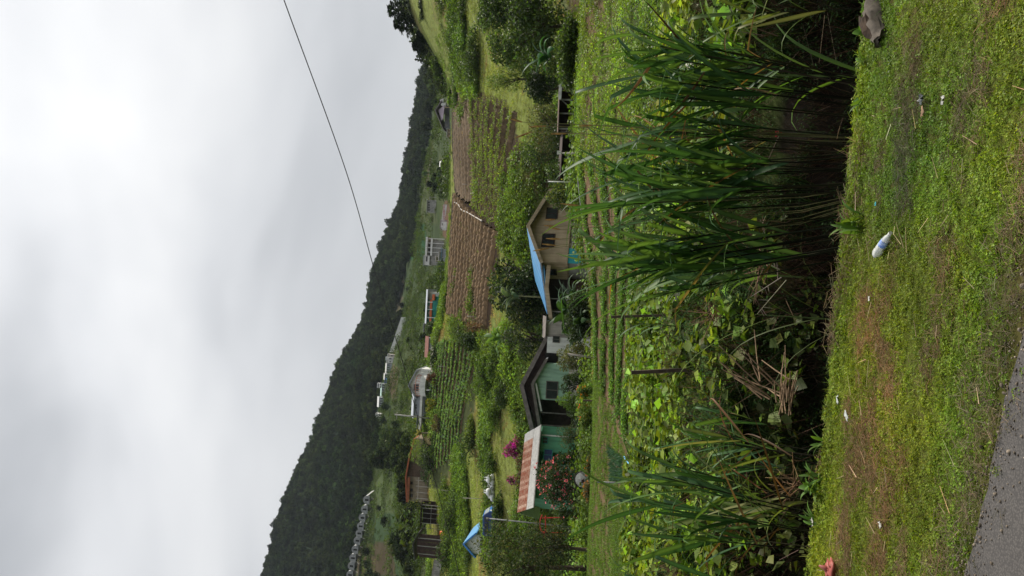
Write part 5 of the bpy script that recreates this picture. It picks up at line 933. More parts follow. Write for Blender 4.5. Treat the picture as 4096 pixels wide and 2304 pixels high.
PL = [
 # name, label, cat, u, d, vtop, w, col, L, n, kw
 ('hedge', 'dense oval hedge at the right end of the terrace', 'hedge', 524, 46, 556, 66, D3, 0.15, 3200, dict(col2=BR, k=26, deep=0.5)),
 ('tree', 'broad dark leafy tree behind the oval hedge', 'tree', 552, 62, 508, 70, D2, 0.24, 2600, dict(col2=MG, trunk=0.15, k=22)),
 ('shrub', 'glossy shrub with yellow-green top beside the timber shed', 'shrub', 512, 60, 541, 34, D3, 0.16, 1300, dict(col2=YG)),
 ('tree', 'dark rounded tree standing over the timber shed roof', 'tree', 486, 72, 522, 44, D1, 0.22, 1500, dict(trunk=0.2)),
 ('bamboo', 'bright feathery bamboo clump above the dark rounded tree', 'bamboo', 497, 90, 484, 30, MG, 0.30, 1300, dict(col2=YG, asp=0.22)),
 ('shrub', 'wide olive thicket between the bean rows and the shed', 'shrub', 446, 82, 524, 60, OL, 0.2, 1700, dict(col2=D3, k=20)),
 ('shrub', 'dark green bush below the bushy bean rows', 'shrub', 425, 84, 518, 40, D2, 0.2, 1200, dict(col2=MG)),
 ('shrub', 'yellow-flecked vine bush right of the cream house', 'shrub', 383, 60, 547, 26, D3, 0.14, 1500, dict(col2=YG)),
 ('shrub', 'pale-leaved bush at the right corner of the cream house', 'shrub', 371, 63, 563, 20, D3, 0.14, 900, dict(col2=OL)),
 ('shrub', 'thicket of dark bushes under the white pole', 'shrub', 404, 66, 548, 30, D2, 0.16, 1200, dict(col2=MG)),
 ('shrub', 'tall dark bushes left of the black lean-to', 'shrub', 440, 68, 545, 24, D1, 0.18, 900, {}),
 ('tree', 'dark green tree where the dry hill meets the far ridge', 'tree', 508, 168, 431, 26, D2, 0.5, 900, dict(col2=MG)),
 ('thicket', 'pale green thicket along the crest above the bean rows', 'thicket', 497, 142, 452, 66, MG, 0.36, 2400, dict(col2=BR, k=26, deep=0.4)),
 ('thicket', 'dark green thicket under the pale crest bushes', 'thicket', 520, 118, 464, 60, D3, 0.34, 1800, dict(col2=MG, k=22, deep=0.5)),
 ('shrub', 'dark bush on the upper dry-grass hillside', 'shrub', 566, 158, 434, 26, D1, 0.36, 900, {}),
 ('shrub', 'rounded dark bush lower on the dry-grass hillside', 'shrub', 562, 128, 466, 30, D1, 0.34, 1000, dict(col2=D3)),
 ('tree', 'tall leafy tree at the right picture edge above the hedge', 'tree', 568, 78, 478, 54, D2, 0.26, 2000, dict(col2=MG, trunk=0.15, k=20)),
 ('shrub', 'leafy climber mound below the pale thicket', 'shrub', 530, 92, 486, 52, D3, 0.26, 1800, dict(col2=BR, k=20)),
 ('tree', 'dark leafy tree right behind the blue roof', 'tree', 288, 86, 485, 72, (0.022, 0.038, 0.016), 0.34, 3600, dict(col2=D3, trunk=0.12, k=24)),
 ('tree', 'small dark tree left of the tree behind the blue roof', 'tree', 262, 84, 497, 34, D1, 0.24, 1000, dict(col2=OL, trunk=0.1)),
 ('tree', 'glossy grey-leaved tree behind the mint house gable', 'tree', 234, 86, 496, 42, D2, 0.24, 1500, dict(col2=(0.10, 0.115, 0.09), trunk=0.15)),
 ('shrub', 'bright green bush between the blue-roofed and mint houses', 'shrub', 247, 80, 526, 22, MG, 0.2, 900, dict(col2=BR)),
 ('shrub', 'dense dark bush under the banana plants', 'shrub', 257, 56.5, 563, 46, D1, 0.15, 2600, dict(col2=D2, k=26)),
 ('shrub', 'olive garden shrub behind the leaning pole pair', 'shrub', 219, 62, 556, 26, OL, 0.14, 1300, dict(col2=D3)),
 ('shrub', 'dark garden shrub in front of the mint window', 'shrub', 190, 65, 561, 20, D1, 0.14, 1000, dict(col2=D3)),
 ('shrub', 'round bright green shrub left of the mint window', 'shrub', 172, 64, 557, 19, MG, 0.13, 1200, dict(col2=BR)),
 ('shrub', 'dark dusky shrub before the porch of the mint house', 'shrub', 159, 66, 566, 24, D1, 0.14, 900, {}),
 ('flower_bush', 'orange marigold bush by the short dark stake', 'flowers', 184, 51, 578, 13, MG, 0.09, 700, dict(bloom=(0.75, 0.20, 0.02), nb=45)),
 ('flower_bush', 'leafy yellow-green bush with red flowers at the terrace pipe', 'flowers', 160, 50, 578, 22, MG, 0.11, 900, dict(col2=YG, bloom=(0.70, 0.05, 0.03), nb=14)),
 ('flower_bush', 'orange-flowered bush right of the round satellite dish', 'flowers', 111, 49, 585, 18, OL, 0.09, 800, dict(col2=MG, bloom=(0.75, 0.24, 0.03), nb=26)),
 ('flower_bush', 'brownish bush with orange flowers left of the steel stake', 'flowers', 84, 48, 584, 22, OL, 0.09, 800, dict(col2=(0.13, 0.09, 0.04), bloom=(0.75, 0.24, 0.03), nb=26)),
 ('shrub', 'feathery grey-green shrub under the jade house windows', 'shrub', 137, 60, 558, 24, D2, 0.13, 1300, dict(col2=OL, asp=0.35)),
 ('shrub', 'low dark shrub below the jade house railing', 'shrub', 117, 59, 562, 20, D1, 0.12, 1000, dict(col2=MG)),
 ('flower_bush', 'large dark oleander bush covered in pink flowers', 'flowers', 90, 58, 540, 52, D1, 0.14, 3200, dict(col2=D2, bloom=(0.85, 0.18, 0.30), nb=230, k=24)),
 ('shrub', 'dark shrub with few pink flowers below the oleander', 'shrub', 66, 55, 560, 26, D1, 0.12, 1300, dict(bloom=(0.75, 0.2, 0.32), nb=12)),
 ('flower_bush', 'vivid magenta bougainvillea behind the rusted roof', 'flowers', 127, 93, 505, 24, (0.10, 0.05, 0.04), 0.20, 500, dict(bloom=(0.45, 0.02, 0.38), nb=330)),
 ('flower_bush', 'small magenta bougainvillea left of the large one', 'flowers', 95, 94, 505, 9, (0.08, 0.05, 0.04), 0.18, 160, dict(bloom=(0.42, 0.02, 0.34), nb=70)),
 ('shrub', 'brown dry scrub on the bank behind the rusted roof', 'shrub', 108, 90, 510, 44, (0.11, 0.07, 0.045), 0.18, 1100, dict(col2=OL, k=18, deep=0.4)),
 ('tree', 'big dark feathery tree at the far left of the garden', 'tree', 8, 50, 478, 62, D2, 0.22, 3600, dict(col2=OL, asp=0.28, trunk=0.1, k=30)),
 ('tree', 'second dark feathery tree under the left pole', 'tree', 26, 47, 520, 44, D1, 0.18, 2200, dict(col2=OL, asp=0.3, trunk=0.1, k=22)),
 ('hedge', 'leafy vine hedge below the blue van', 'hedge', 54, 101, 491, 58, D3, 0.22, 2400, dict(col2=BR, k=26, deep=0.25)),
 ('shrub', 'bright vine mound to the right of the white sacks', 'shrub', 112, 104, 485, 26, MG, 0.26, 900, dict(col2=BR)),
 ('bamboo', 'yellow-green bamboo clump between the brown and cabbage fields', 'bamboo', 247, 118, 437, 24, MG, 0.42, 1300, dict(col2=YG, asp=0.22)),
 ('shrub', 'dark bush at the foot of the yellow-green bamboo', 'shrub', 236, 114, 452, 30, D2, 0.32, 1200, dict(col2=D3)),
 ('shrub', 'rust-brown dead bush at the left end of the ploughed field', 'shrub', 248, 110, 461, 11, (0.16, 0.08, 0.04), 0.3, 450, dict(asp=0.2)),
 ('shrub', 'bright green vine bank under the cabbage field', 'shrub', 196, 106, 472, 52, MG, 0.26, 2200, dict(col2=BR, k=26, deep=0.4)),
 ('shrub', 'bright leafy mound above the mint house roof', 'shrub', 214, 100, 484, 40, MG, 0.24, 1500, dict(col2=BR, k=18, deep=0.5)),
 ('shrub', 'dark round bush on the slope above the mint roof', 'shrub', 180, 96, 494, 24, D2, 0.22, 1200, dict(col2=D3)),
 ('shrub', 'vine-covered mound left of the dark round slope bush', 'shrub', 158, 102, 484, 36, MG, 0.24, 1400, dict(col2=BR, k=18, deep=0.5)),
 ('hedge', 'dense green hedge below the animal pen', 'hedge', 62, 134, 441, 54, D3, 0.30, 2200, dict(col2=BR, k=26, deep=0.4)),
 ('hedge', 'dark green hedge running left under the brown hut', 'hedge', 22, 138, 436, 44, D2, 0.30, 1700, dict(col2=MG, k=22, deep=0.4)),
 ('shrub', 'dark green bush beside the lower cabbage rows', 'shrub', 128, 122, 459, 34, D3, 0.28, 1300, dict(col2=MG, k=18)),
 ('tree', 'yellow-green leafy tree in front of the orange-roofed house', 'tree', 119, 160, 407, 34, BR, 0.42, 1300, dict(col2=YG, asp=0.35)),
 ('shrub', 'dark shade bush under the yellow-green tree', 'shrub', 114, 157, 418, 40, D1, 0.36, 1000, {}),
 ('shrub', 'round dark clipped tree by the left end of the orange roof', 'tree', 69, 153, 405, 9, D1, 0.3, 600, dict(col2=YG)),
 ('shrub', 'yellow-leaved shrub under the wing of the balcony house', 'shrub', 170, 152, 423, 15, (0.20, 0.20, 0.03), 0.3, 650, dict(col2=MG)),
 ('shrub', 'rust-red shrub below the curved balcony', 'shrub', 199, 153, 426, 12, (0.10, 0.05, 0.035), 0.3, 500, {}),
 ('shrub', 'dark green shrubs under the concrete wall by the shed', 'shrub', 220, 156, 430, 26, D2, 0.3, 1000, dict(col2=D3, deep=0.4)),
 ('shrub', 'reddish-brown scrub at the foot of the utility pole', 'shrub', 152, 148, 430, 18, (0.10, 0.07, 0.045), 0.3, 700, dict(col2=OL)),
 ('tree', 'tall dark tree left of the green and orange building', 'tree', 244, 178, 424, 24, D2, 0.42, 1100, dict(col2=D3)),
 ('tree', 'dark tree among the buildings near the white cube', 'tree', 385, 268, 436, 18, D2, 0.6, 800, dict(col2=D3)),
 ('thicket', 'sunlit green bank below the plum-roofed house', 'thicket', 482, 172, 449, 30, MG, 0.42, 1300, dict(col2=BR, k=18, deep=0.4)),
 ('thicket', 'green bushy bank below the long pale building', 'thicket', 396, 235, 442, 34, D3, 0.5, 1400, dict(col2=MG, k=22, deep=0.4)),
 ('thicket', 'dark green bank below the white veranda building', 'thicket', 296, 232, 434, 40, D2, 0.5, 1400, dict(col2=MG, k=22, deep=0.4)),
]
for nm, lb, ct, u_, d_, vt, w_, co_, L_, n_, kw in PL: plant(nm, lb, ct, u_, d_, vt, w_, co_, L_, n_, **kw)
# conifers on the dry hill
def conifer(label, u, d, vtop, wpx, seed, lean=0):
    r_ = np.random.default_rng(seed); p = GD(u, d); H = P(u, vtop, d)[2]-p[2]; rx = wpx/F*d/2; root = ob('conifer', None, None, label, 'tree', loc=p-[0, 0, 0.3]); n = 1500
    t_ = r_.random(n)**0.8; tier = np.floor(t_*9)/9+0.02*r_.random(n); a = r_.uniform(0, 6.283, n); rr = rx*(1-tier)**0.8*(0.25+0.75*np.sqrt(r_.random(n)))*(0.8+0.4*np.sin(a*3+tier*20))
    pos = np.stack([rr*np.cos(a), rr*np.sin(a), H*(0.08+0.92*tier)+rr*0.12], 1); ax = np.stack([np.cos(a), np.sin(a), np.full(n, -0.1)], 1)+sph(n, r_)*0.5; nr = sph(n, r_)*0.5+np.array([0, 0, 1])
    ob('crown', jmesh('crown', [leaves(pos, ax, nr, r_.uniform(0.5, 1.0, n), 0.34, jit((0.016, 0.028, 0.016), n, 0.25, r_), 0.1, r_)], LEAF), root)
    ob('trunk', jmesh('trunk', [tubes_np(np.array([[0, 0, -0.3]]), np.array([[0, 0, H*0.95]]), 0.02*H, 0.02, jit(BARK, 1), 7)], WOODC), root)
conifer('largest dark conifer on the dry hill at the right edge', 566, 172, 386, 42, 1); conifer('pointed dark conifer just left of the largest one', 552, 176, 392, 28, 2); conifer('smaller dark conifer lower on the dry hill crest', 530, 174, 411, 26, 3); conifer('stubby conifer at the end of the crest', 540, 176, 416, 14, 4)
# banana plants: every leaf a part
def banana_leaf(L, W, bend, seed):
    r_ = np.random.default_rng(seed); n = 11; el = 1.15; x = z = 0; V = []; 
    for i in range(n):
        t_ = i/(n-1); w_ = W*math.sin(math.pi*(0.05+0.93*t_)**0.8)**1.1*(1+0.22*r_.normal()) if 0 < i < n-1 else 0.02
        V += [(x, w_*0.5, z-w_*0.16), (x, 0, z), (x, -w_*0.5, z-w_*0.16)]
        el -= bend/n*(0.4+1.6*t_); x += L/n*math.cos(el); z += L/n*math.sin(el)
    V = np.array(V); i = np.arange(n-1)*3; Fq_ = np.concatenate([np.stack([i, i+1, i+4, i+3], 1), np.stack([i+1, i+2, i+5, i+4], 1)]); return V, Fq_
def banana(label, u, d, vtop, nleaf, col, L, seed, stem_h=None):
    r_ = np.random.default_rng(seed); p = GD(u, d); H = P(u, vtop, d)[2]-p[2]; sh = stem_h or max(0.6, H-L*0.75); root = ob('banana_plant', None, None, label, 'banana plant', loc=p); nleaf = int(nleaf*1.4)
    ob('stem', G().tube([(0, 0, -0.2), (0.02, 0, sh*0.5), (0, 0.02, sh)], [0.13, 0.11, 0.06], 9).mesh('stem', M('banana_stem', (0.16, 0.17, 0.07), 0.7, 0.3, 3), True), root)
    vs_ = []
    for k in range(3):
        V, Fq_ = banana_leaf(L, L*0.22, (1.2, 1.9, 2.6)[k], seed*10+k); cc = np.tile(np.array(col)*(0.8+0.25*k), (len(V), 1))*np.where(np.arange(len(V)) % 3 == 1, 1.5, 1.0)[:, None]; vs_.append(mesh_np('leaf', V, Fq_, cc, LEAF, True))
    for k in range(nleaf):
        o = ob('leaf', vs_[k % 3], root); o.location = (0, 0, sh*(0.86+0.14*k/nleaf)); o.rotation_euler = (r_.normal(0, 0.15), r_.normal(0.0, 0.25), k*2.4+r_.normal(0, 0.3)); s_ = r_.uniform(0.75, 1.15); o.scale = (s_, s_, s_)
banana('tall dark banana plant left of the cream house porch', 262, 59, 546, 13, (0.024, 0.055, 0.020), 2.62, 1); banana('drooping banana plant nearest the pale annex', 243, 58, 556, 11, (0.022, 0.050, 0.018), 2.38, 2); banana('broad banana plant under the blue porch roof', 279, 60, 553, 11, (0.026, 0.056, 0.024), 2.38, 3)
banana('low banana plant at the terrace edge beneath the tall one', 254, 55, 571, 9, (0.022, 0.046, 0.017), 2.00, 6); banana('bright banana plant on the slope above the mint roof', 236, 90, 480, 11, (0.085, 0.155, 0.045), 2.88, 4); banana('round-leaved banana plant among the right-hand trees', 519, 57, 519, 9, (0.024, 0.075, 0.026), 2.75, 5); banana('pale banana plant above the tree behind the blue roof', 276, 82, 492, 8, (0.10, 0.14, 0.07), 2.50, 7)
# palm by the hut
h = B('palm', 'pale fan palm beside the tan thatched hut', 'palm', 142, 157, 0); g = G(); h.add('trunk', G().tube([(0, 0, -0.3), (0.1, 0, 1.3), (0, 0, 2.6)], [0.22, 0.16, 0.13], 8), M('palm_trunk', (0.14, 0.11, 0.07), 0.9, 0.3, 4))
r = np.random.default_rng(5); V, Fq_ = banana_leaf(2.0, 0.5, 1.6, 77); pm = mesh_np('frond', V, Fq_, np.tile((0.22, 0.21, 0.11), (len(V), 1)), LEAF)
for k in range(14): o = ob('frond', pm, h.root); o.location = (0, 0, 2.6); o.rotation_euler = (0, r.normal(0.1, 0.25), k*0.449*2)

# ------------------------------------------------------------------ elephant grass clumps
def strip_leaf(L, W, el, bend, kink=0.0, n=9):
    x = z = 0; V = []
    for i in range(n):
        t_ = i/(n-1); w_ = W*min(1, 0.35+2.2*t_)*(1-t_**2.6)+0.0015; V += [(x, w_*0.5, z+w_*0.22), (x, 0, z), (x, -w_*0.5, z+w_*0.22)]
        el -= bend/n*(0.2+2.2*t_*t_)+(kink if i == int(n*0.6) else 0); x += L/n*math.cos(el); z += L/n*math.sin(el)
    V = np.array(V); i = np.arange(n-1)*3; return V, np.concatenate([np.stack([i, i+1, i+4, i+3], 1), np.stack([i+1, i+2, i+5, i+4], 1)])
NAP = [(1.25, 0.060, 1.38, 0.45, 0), (1.45, 0.072, 1.3, 0.8, 0), (1.2, 0.062, 1.22, 1.4, 0), (1.35, 0.066, 1.35, 0.6, 1.1), (1.0, 0.052, 1.1, 2.2, 0), (1.3, 0.062, 1.32, 1.0, 0.7)]
NM = {}
def nap_meshes(key, cols):
    if key not in NM:
        NM[key] = []
        for L_, W_, e_, b_, k_ in NAP:
            for ci in cols:
                V, Fq_ = strip_leaf(L_, W_, e_, b_, k_); c = np.tile(ci, (len(V), 1))*np.where(np.arange(len(V)) % 3 == 1, 1.7, 1.0)[:, None]; NM[key].append((V, Fq_, c, mesh_np('leaf', V, Fq_, c, LEAF, True)))
    return NM[key]
GC = [(0.026, 0.066, 0.024), (0.036, 0.086, 0.028), (0.066, 0.125, 0.034)]; GY = [(0.10, 0.13, 0.04), (0.14, 0.15, 0.06), (0.07, 0.11, 0.035)]
def elephant(label, u, d, vtop, wpx, ncane, nparts, seed, lean=0.0, key='green', cols=GC, dry=0.08, heads=(), dz=0.0, group='elephant grass clumps on the bank'):
    r_ = np.random.default_rng(seed); p = GD(u, d); H = P(u, vtop, d)[2]-p[2]; R = wpx/F*d*0.28; root = ob('elephant_grass', None, None, label, 'grass clump', group, loc=p); ms = nap_meshes(key, cols); canes = []; others = []
    a = r_.uniform(0, 6.283, ncane); q = R*np.sqrt(r_.random(ncane)); b = np.stack([q*np.cos(a), q*np.sin(a)*0.7, np.full(ncane, -0.2)], 1); hh = H*r_.uniform(0.66, 0.84, ncane)
    tp = b+np.stack([np.cos(a)*hh*0.16+lean*hh+r_.normal(0, 0.05, ncane), np.sin(a)*hh*0.12+r_.normal(0, 0.05, ncane), hh], 1)
    ob('canes', jmesh('canes', [tubes_np(b, tp, 0.011, 0.006, jit((0.022, 0.022, 0.011), ncane, 0.4, r_), 5)], WOODC), root)
    tot = ncane*9; made = 0
    for i in range(ncane):
        for k in range(9):
            t_ = 0.74+0.26*(k+r_.random())/9; pos = b[i]+(tp[i]-b[i])*t_; rot = k*2.6+r_.normal(0, 0.5)+a[i]*0.3; s_ = r_.uniform(0.65, 1.15)*(0.75+0.3*math.sin(t_*2.6)); tl = r_.normal(0, 0.16); j = r_.integers(len(ms)); isdry = r_.random() < dry
            if not isdry and made < nparts:
                o = ob('leaf', ms[j][3], root); o.location = pos; o.rotation_euler = (tl, r_.normal(0, 0.12), rot); o.scale = (s_, s_, s_); made += 1
            else:
                m4 = np.array(Matrix.Rotation(rot, 3, 'Z') @ Matrix.Rotation(r_.normal(0, 0.12), 3, 'Y') @ Matrix.Rotation(tl+(0.9 if isdry else 0), 3, 'X')); c = ms[j][2] if not isdry else np.tile(jit((0.17, 0.10, 0.05), 1, 0.4, r_), (len(ms[j][0]), 1))
                others.append(((ms[j][0]*s_*np.array([1, 0.45 if isdry else 1, 1])) @ m4.T+pos, ms[j][1], c))
    if others:
        o = ob('foliage', jmesh('foliage', others, LEAF), root); o['kind'] = 'stuff'
    for (hu, hv, bu, bv) in heads:
        t0 = P(hu, hv, d-0.1)-p; t1 = P(bu, bv, d-0.1)-p; fo = np.array([0, 0, H*0.45]); hd = ob('seed_head', G().tube([t1, (t0+t1)/2, t0], [0.006, 0.011, 0.004], 6).mesh('seed_head', M('seed_head', (0.42, 0.24, 0.08), 0.9, 0.3, 30)), root)
        ob('stalk', G().tube([fo*0.4, fo+np.array([t1[0]*0.6, 0, 0]), t1], [0.006, 0.004, 0.003], 5).mesh('stalk', M('straw_stalk', (0.20, 0.19, 0.08), 0.8, 0.2, 10)), hd)
    return root
elephant('tallest elephant grass clump in front of the cream house', 398, 8.1, 522, 80, 17, 110, 3, -0.07, heads=((356, 545, 356.5, 555), (350.5, 544, 349.5, 556), (348.5, 549, 346.5, 560), (337.5, 546, 337, 560), (332, 542, 330.5, 556), (325, 533, 328, 549), (372.5, 560, 370, 581)))
elephant('elephant grass clump with orange seed heads under the timber shed', 430, 8.4, 528, 80, 15, 100, 4, 0.04, heads=((457, 511, 454, 522), (449, 529, 450, 546), (438, 515, 444, 531), (442, 551, 442.5, 566), (450, 579, 450.5, 592)))
elephant('elephant grass clump leaning right below the shed', 446, 8.9, 545, 44, 6, 54, 5, 0.03)
elephant('lower elephant grass clump left of the tallest one', 374, 8.6, 560, 56, 7, 55, 6, -0.12)
elephant('elephant grass clump filling the left picture edge', 6, 9.2, 555, 60, 8, 70, 7, 0.05)
elephant('thin elephant grass clump right of the left-edge clump', 40, 9.8, 600, 30, 4, 30, 8, 0.06, 'yellowish', GY, 0.15)
elephant('small elephant grass tuft on the left of the vine slope', 108, 13, 640, 30, 5, 40, 9, 0.10)
elephant('drooping pale elephant grass at the right picture edge', 578, 8.9, 650, 30, 3, 27, 10, -0.04, 'yellowish', GY, 0.12)
elephant('low broad-leaved grass left of the drooping pale clump', 528, 13, 652, 24, 3, 27, 11, -0.05)
# maize plants
def maize(label, u, d, vtop, n, seed, col=(0.060, 0.135, 0.040), W=0.075):
    r_ = np.random.default_rng(seed); p = GD(u, d); H = P(u, vtop, d)[2]-p[2]; root = ob('maize_plant', None, None, label, 'maize', loc=p); ob('stalk', G().tube([(0, 0, -0.1), (0.02, 0, H*0.5), (0.03, 0.02, H*0.85)], [0.02, 0.016, 0.006], 6).mesh('stalk', M('maize_stalk', (0.10, 0.15, 0.04), 0.7, 0.2, 5)), root)
    for k in range(n):
        V, Fq_ = strip_leaf(H*r_.uniform(0.45, 0.7), W, 1.2, r_.uniform(1.0, 2.4)); o = ob('leaf', mesh_np('leaf', V, Fq_, np.tile(jit(col, 1, 0.2, r_), (len(V), 1)), LEAF, True), root); o.location = (0.02, 0, H*(0.25+0.6*k/n)); o.rotation_euler = (r_.normal(0, 0.1), 0, k*math.pi+r_.normal(0, 0.4))
maize('young maize plant beside the thin dark post', 248, 18, 626, 8, 1); maize('maize plant rising from the vines under the cream house', 298, 17, 628, 8, 2); maize('maize plant right of the one under the cream house', 312, 16.5, 640, 7, 3); maize('single bright maize plant low in the dark slope', 297, 13.5, 684, 7, 4, (0.08, 0.16, 0.04)); maize('pale sprig of tall grass in the dark slope under the posts', 246, 11.5, 714, 8, 5, (0.11, 0.16, 0.05), 0.022); maize('bright maize plant in the right-hand weeds', 497, 12, 672, 7, 6, (0.09, 0.17, 0.03))
maize('small grass sprig at the left end of the ditch', 34, 9.5, 792, 5, 7, (0.09, 0.12, 0.05), 0.02)

# ------------------------------------------------------------------ cut canes in the ditch
r = np.random.default_rng(91); CANE = M('dry_cane', (0.30, 0.20, 0.12), 0.8, 0.35, 8); cm = []
for k in range(4):
    ln = (0.26, 0.38, 0.55, 0.7)[k]; cm.append((G().tube([(0, 0, 0), (ln*0.5, 0.004, 0.006), (ln, 0, 0)], [0.009, 0.008, 0.006], 6).mesh('cane', CANE), G().tube([(ln*0.42, 0.003, 0.005), (ln*0.46, 0.003, 0.005)], 0.0105, 6).mesh('node_ring', CANE)))
def cane(u, v, d, ang_, k, lb, gr, tilt):
    p = P(u, v, d); o = ob('cut_cane', None, None, lb, 'cane', gr, loc=p); o.rotation_euler = (0, tilt, ang_); ob('cane', cm[k][0], o); ob('node_ring', cm[k][1], o)
for k in range(20): cane(r.uniform(160, 178), r.uniform(776, 792), 9.9+r.uniform(-0.2, 0.2), r.normal(0.1, 0.25), r.integers(0, 2), 'pale cut cane in the short neat bundle lying in the ditch', 'short cut canes bundled in the ditch', r.normal(0.05, 0.12))
for k in range(16): cane(r.uniform(176, 196), r.uniform(758, 792), 10.2+r.uniform(-0.3, 0.3), r.normal(0.6, 0.5), r.integers(1, 4), 'long weathered cane in the loose heap beside the short bundle', 'long canes heaped in the ditch', r.normal(-0.5, 0.45))
def twigs(label, u, v, d, n, seed, col):
    r_ = np.random.default_rng(seed); p = P(u, v, d); root = ob('dead_branch', None, None, label, 'branch', loc=p); a = r_.uniform(0, 6.283, n); e_ = r_.uniform(-0.1, 1.2, n); ln = r_.uniform(0.2, 0.65, n); b = r_.normal(0, 0.05, (n, 3)); t_ = b+np.stack([np.cos(a)*np.cos(e_)*ln, np.sin(a)*np.cos(e_)*ln, np.sin(e_)*ln], 1)
    ob('twigs', jmesh('twigs', [tubes_np(b, t_, 0.007, 0.003, jit(col, n, 0.25, r_), 4)], WOODC), root); m = n*2; i = r_.integers(0, n, m); s_ = r_.uniform(0.4, 0.9, m)[:, None]; b2 = b[i]+(t_[i]-b[i])*s_; t2 = b2+sph(m, r_)*0.12; ob('side_twigs', jmesh('side_twigs', [tubes_np(b2, t2, 0.003, 0.0015, jit(col, m, 0.25, r_), 3)], WOODC), root)
twigs('reddish dead branch in the dark ditch under the tall grass', 312, 764, 10.5, 16, 1, (0.20, 0.12, 0.08)); twigs('brown dry brush heap low at the left of the ditch', 92, 800, 9.6, 22, 2, (0.20, 0.13, 0.07)); twigs('small dead brush right of the thin post foot', 262, 716, 13, 14, 3, (0.17, 0.10, 0.06)); twigs('grey forked dead branch below the reddish one', 300, 778, 9.8, 5, 4, (0.26, 0.22, 0.18))
# white blossoms scattered in the right-hand weeds
def small_flowers(name, label, pts, col, s_, cat='flowers'):
    c0 = np.array(pts[0]); root = ob(name, None, None, label, cat, loc=c0)
    for q in pts:
        r_ = np.random.default_rng(int(abs(q[0])*1000)); n = 7; pos = np.tile(np.array(q)-c0, (n, 1))+r_.normal(0, s_*0.5, (n, 3)); ob('blossom', jmesh('blossom', [leaves(pos, sph(n, r_), sph(n, r_)+[0, -1, 0.5], s_, s_, jit(col, n, 0.1, r_), 0.1, r_)], LEAF), root)
    st = np.array([np.array(q)-c0 for q in pts]); n = len(st); ob('stems', jmesh('stems', [tubes_np(st-np.array([0, 0, 0.6]), st, 0.006, 0.003, jit((0.04, 0.07, 0.03), n, 0.2), 4)], WOODC), root)
small_flowers('wild_flower', 'white wild flowers on dark stems at the right of the ditch', [P(511, 690, 11), P(508, 692, 11), P(513, 687, 11), P(519, 684, 11), P(535, 689, 11), P(527, 696, 11), P(499, 688, 11)], (0.75, 0.75, 0.72), 0.05)
small_flowers('wild_flower', 'red flowers glowing faintly in the dark ditch', [P(443, 778, 10.5), P(442, 780, 10.5), P(440, 777, 10.5), P(445, 776, 10.5)], (0.22, 0.01, 0.02), 0.02)
small_flowers('wild_flower', 'tiny pink flowers in the weeds below the small grass tuft', [P(109, 736, 11), P(110, 730, 11), P(112, 742, 11)], (0.6, 0.2, 0.2), 0.018)

# ------------------------------------------------------------------ litter on the verge
def onverge(u, v, dz=0.0):
    x, y = flat(u, v); return np.array([x, y, 0.03+dz])
CLEAR = bpy.data.materials.new('clear_plastic'); CLEAR.use_nodes = True; b_ = CLEAR.node_tree.nodes['Principled BSDF']; b_.inputs['Base Color'].default_value = (0.86, 0.88, 0.88, 1); b_.inputs['Roughness'].default_value = 0.18; b_.inputs['Transmission Weight'].default_value = 0.45; b_.inputs['IOR'].default_value = 1.2; b_.inputs['Specular IOR Level'].default_value = 0.7
a_, c_ = onverge(321, 883), onverge(343, 898); v_ = c_-a_; ln = np.linalg.norm(v_); root = ob('plastic_bottle', None, None, 'crumpled clear plastic bottle with a blue label lying on the verge', 'bottle', loc=a_+[0, 0, 0.012]); root.rotation_euler = (0, 0, math.atan2(v_[1], v_[0]))
def lathe_x(prof, n=16, amp=0.0, seed=0):
    r_ = np.random.default_rng(seed); g = G(); V = []
    for x, q in prof:
        for j in range(n): t_ = 2*math.pi*j/n; k_ = 1+r_.normal(0, amp); V.append((x, q*math.cos(t_)*k_, q*math.sin(t_)*k_))
    m = len(prof); g.add(V, [(i*n+j, i*n+(j+1) % n, (i+1)*n+(j+1) % n, (i+1)*n+j) for i in range(m-1) for j in range(n)]+[tuple(range(n-1, -1, -1)), tuple((m-1)*n+j for j in range(n))]); return g
k_ = ln/0.3
pf = [(0, 0.02), (0.006, 0.038), (0.03, 0.042), (0.055, 0.039), (0.06, 0.042), (0.085, 0.039), (0.09, 0.042), (0.13, 0.041), (0.135, 0.037)]
ob('body', lathe_x([(x*k_, q*k_*0.72) for x, q in pf], 16, 0.10, 1).mesh('body', CLEAR, True), root); ob('label_wrap', lathe_x([(x*k_, q*k_*0.72) for x, q in ((0.137, 0.038), (0.15, 0.0405), (0.18, 0.036), (0.20, 0.033))], 16, 0.05, 2).mesh('label_wrap', M('blue_label', (0.06, 0.15, 0.52), 0.4, 0.3, 30, rgb2=(0.5, 0.6, 0.75)), True), root)
ob('shoulder', lathe_x([(x*k_, q*k_*0.72) for x, q in ((0.202, 0.033), (0.235, 0.028), (0.262, 0.016), (0.28, 0.013))], 14, 0.04, 3).mesh('shoulder', CLEAR, True), root); ob('cap', lathe_x([(x*k_, q*k_*0.72) for x, q in ((0.281, 0.016), (0.3, 0.016))], 12).mesh('cap', WHITE), root)
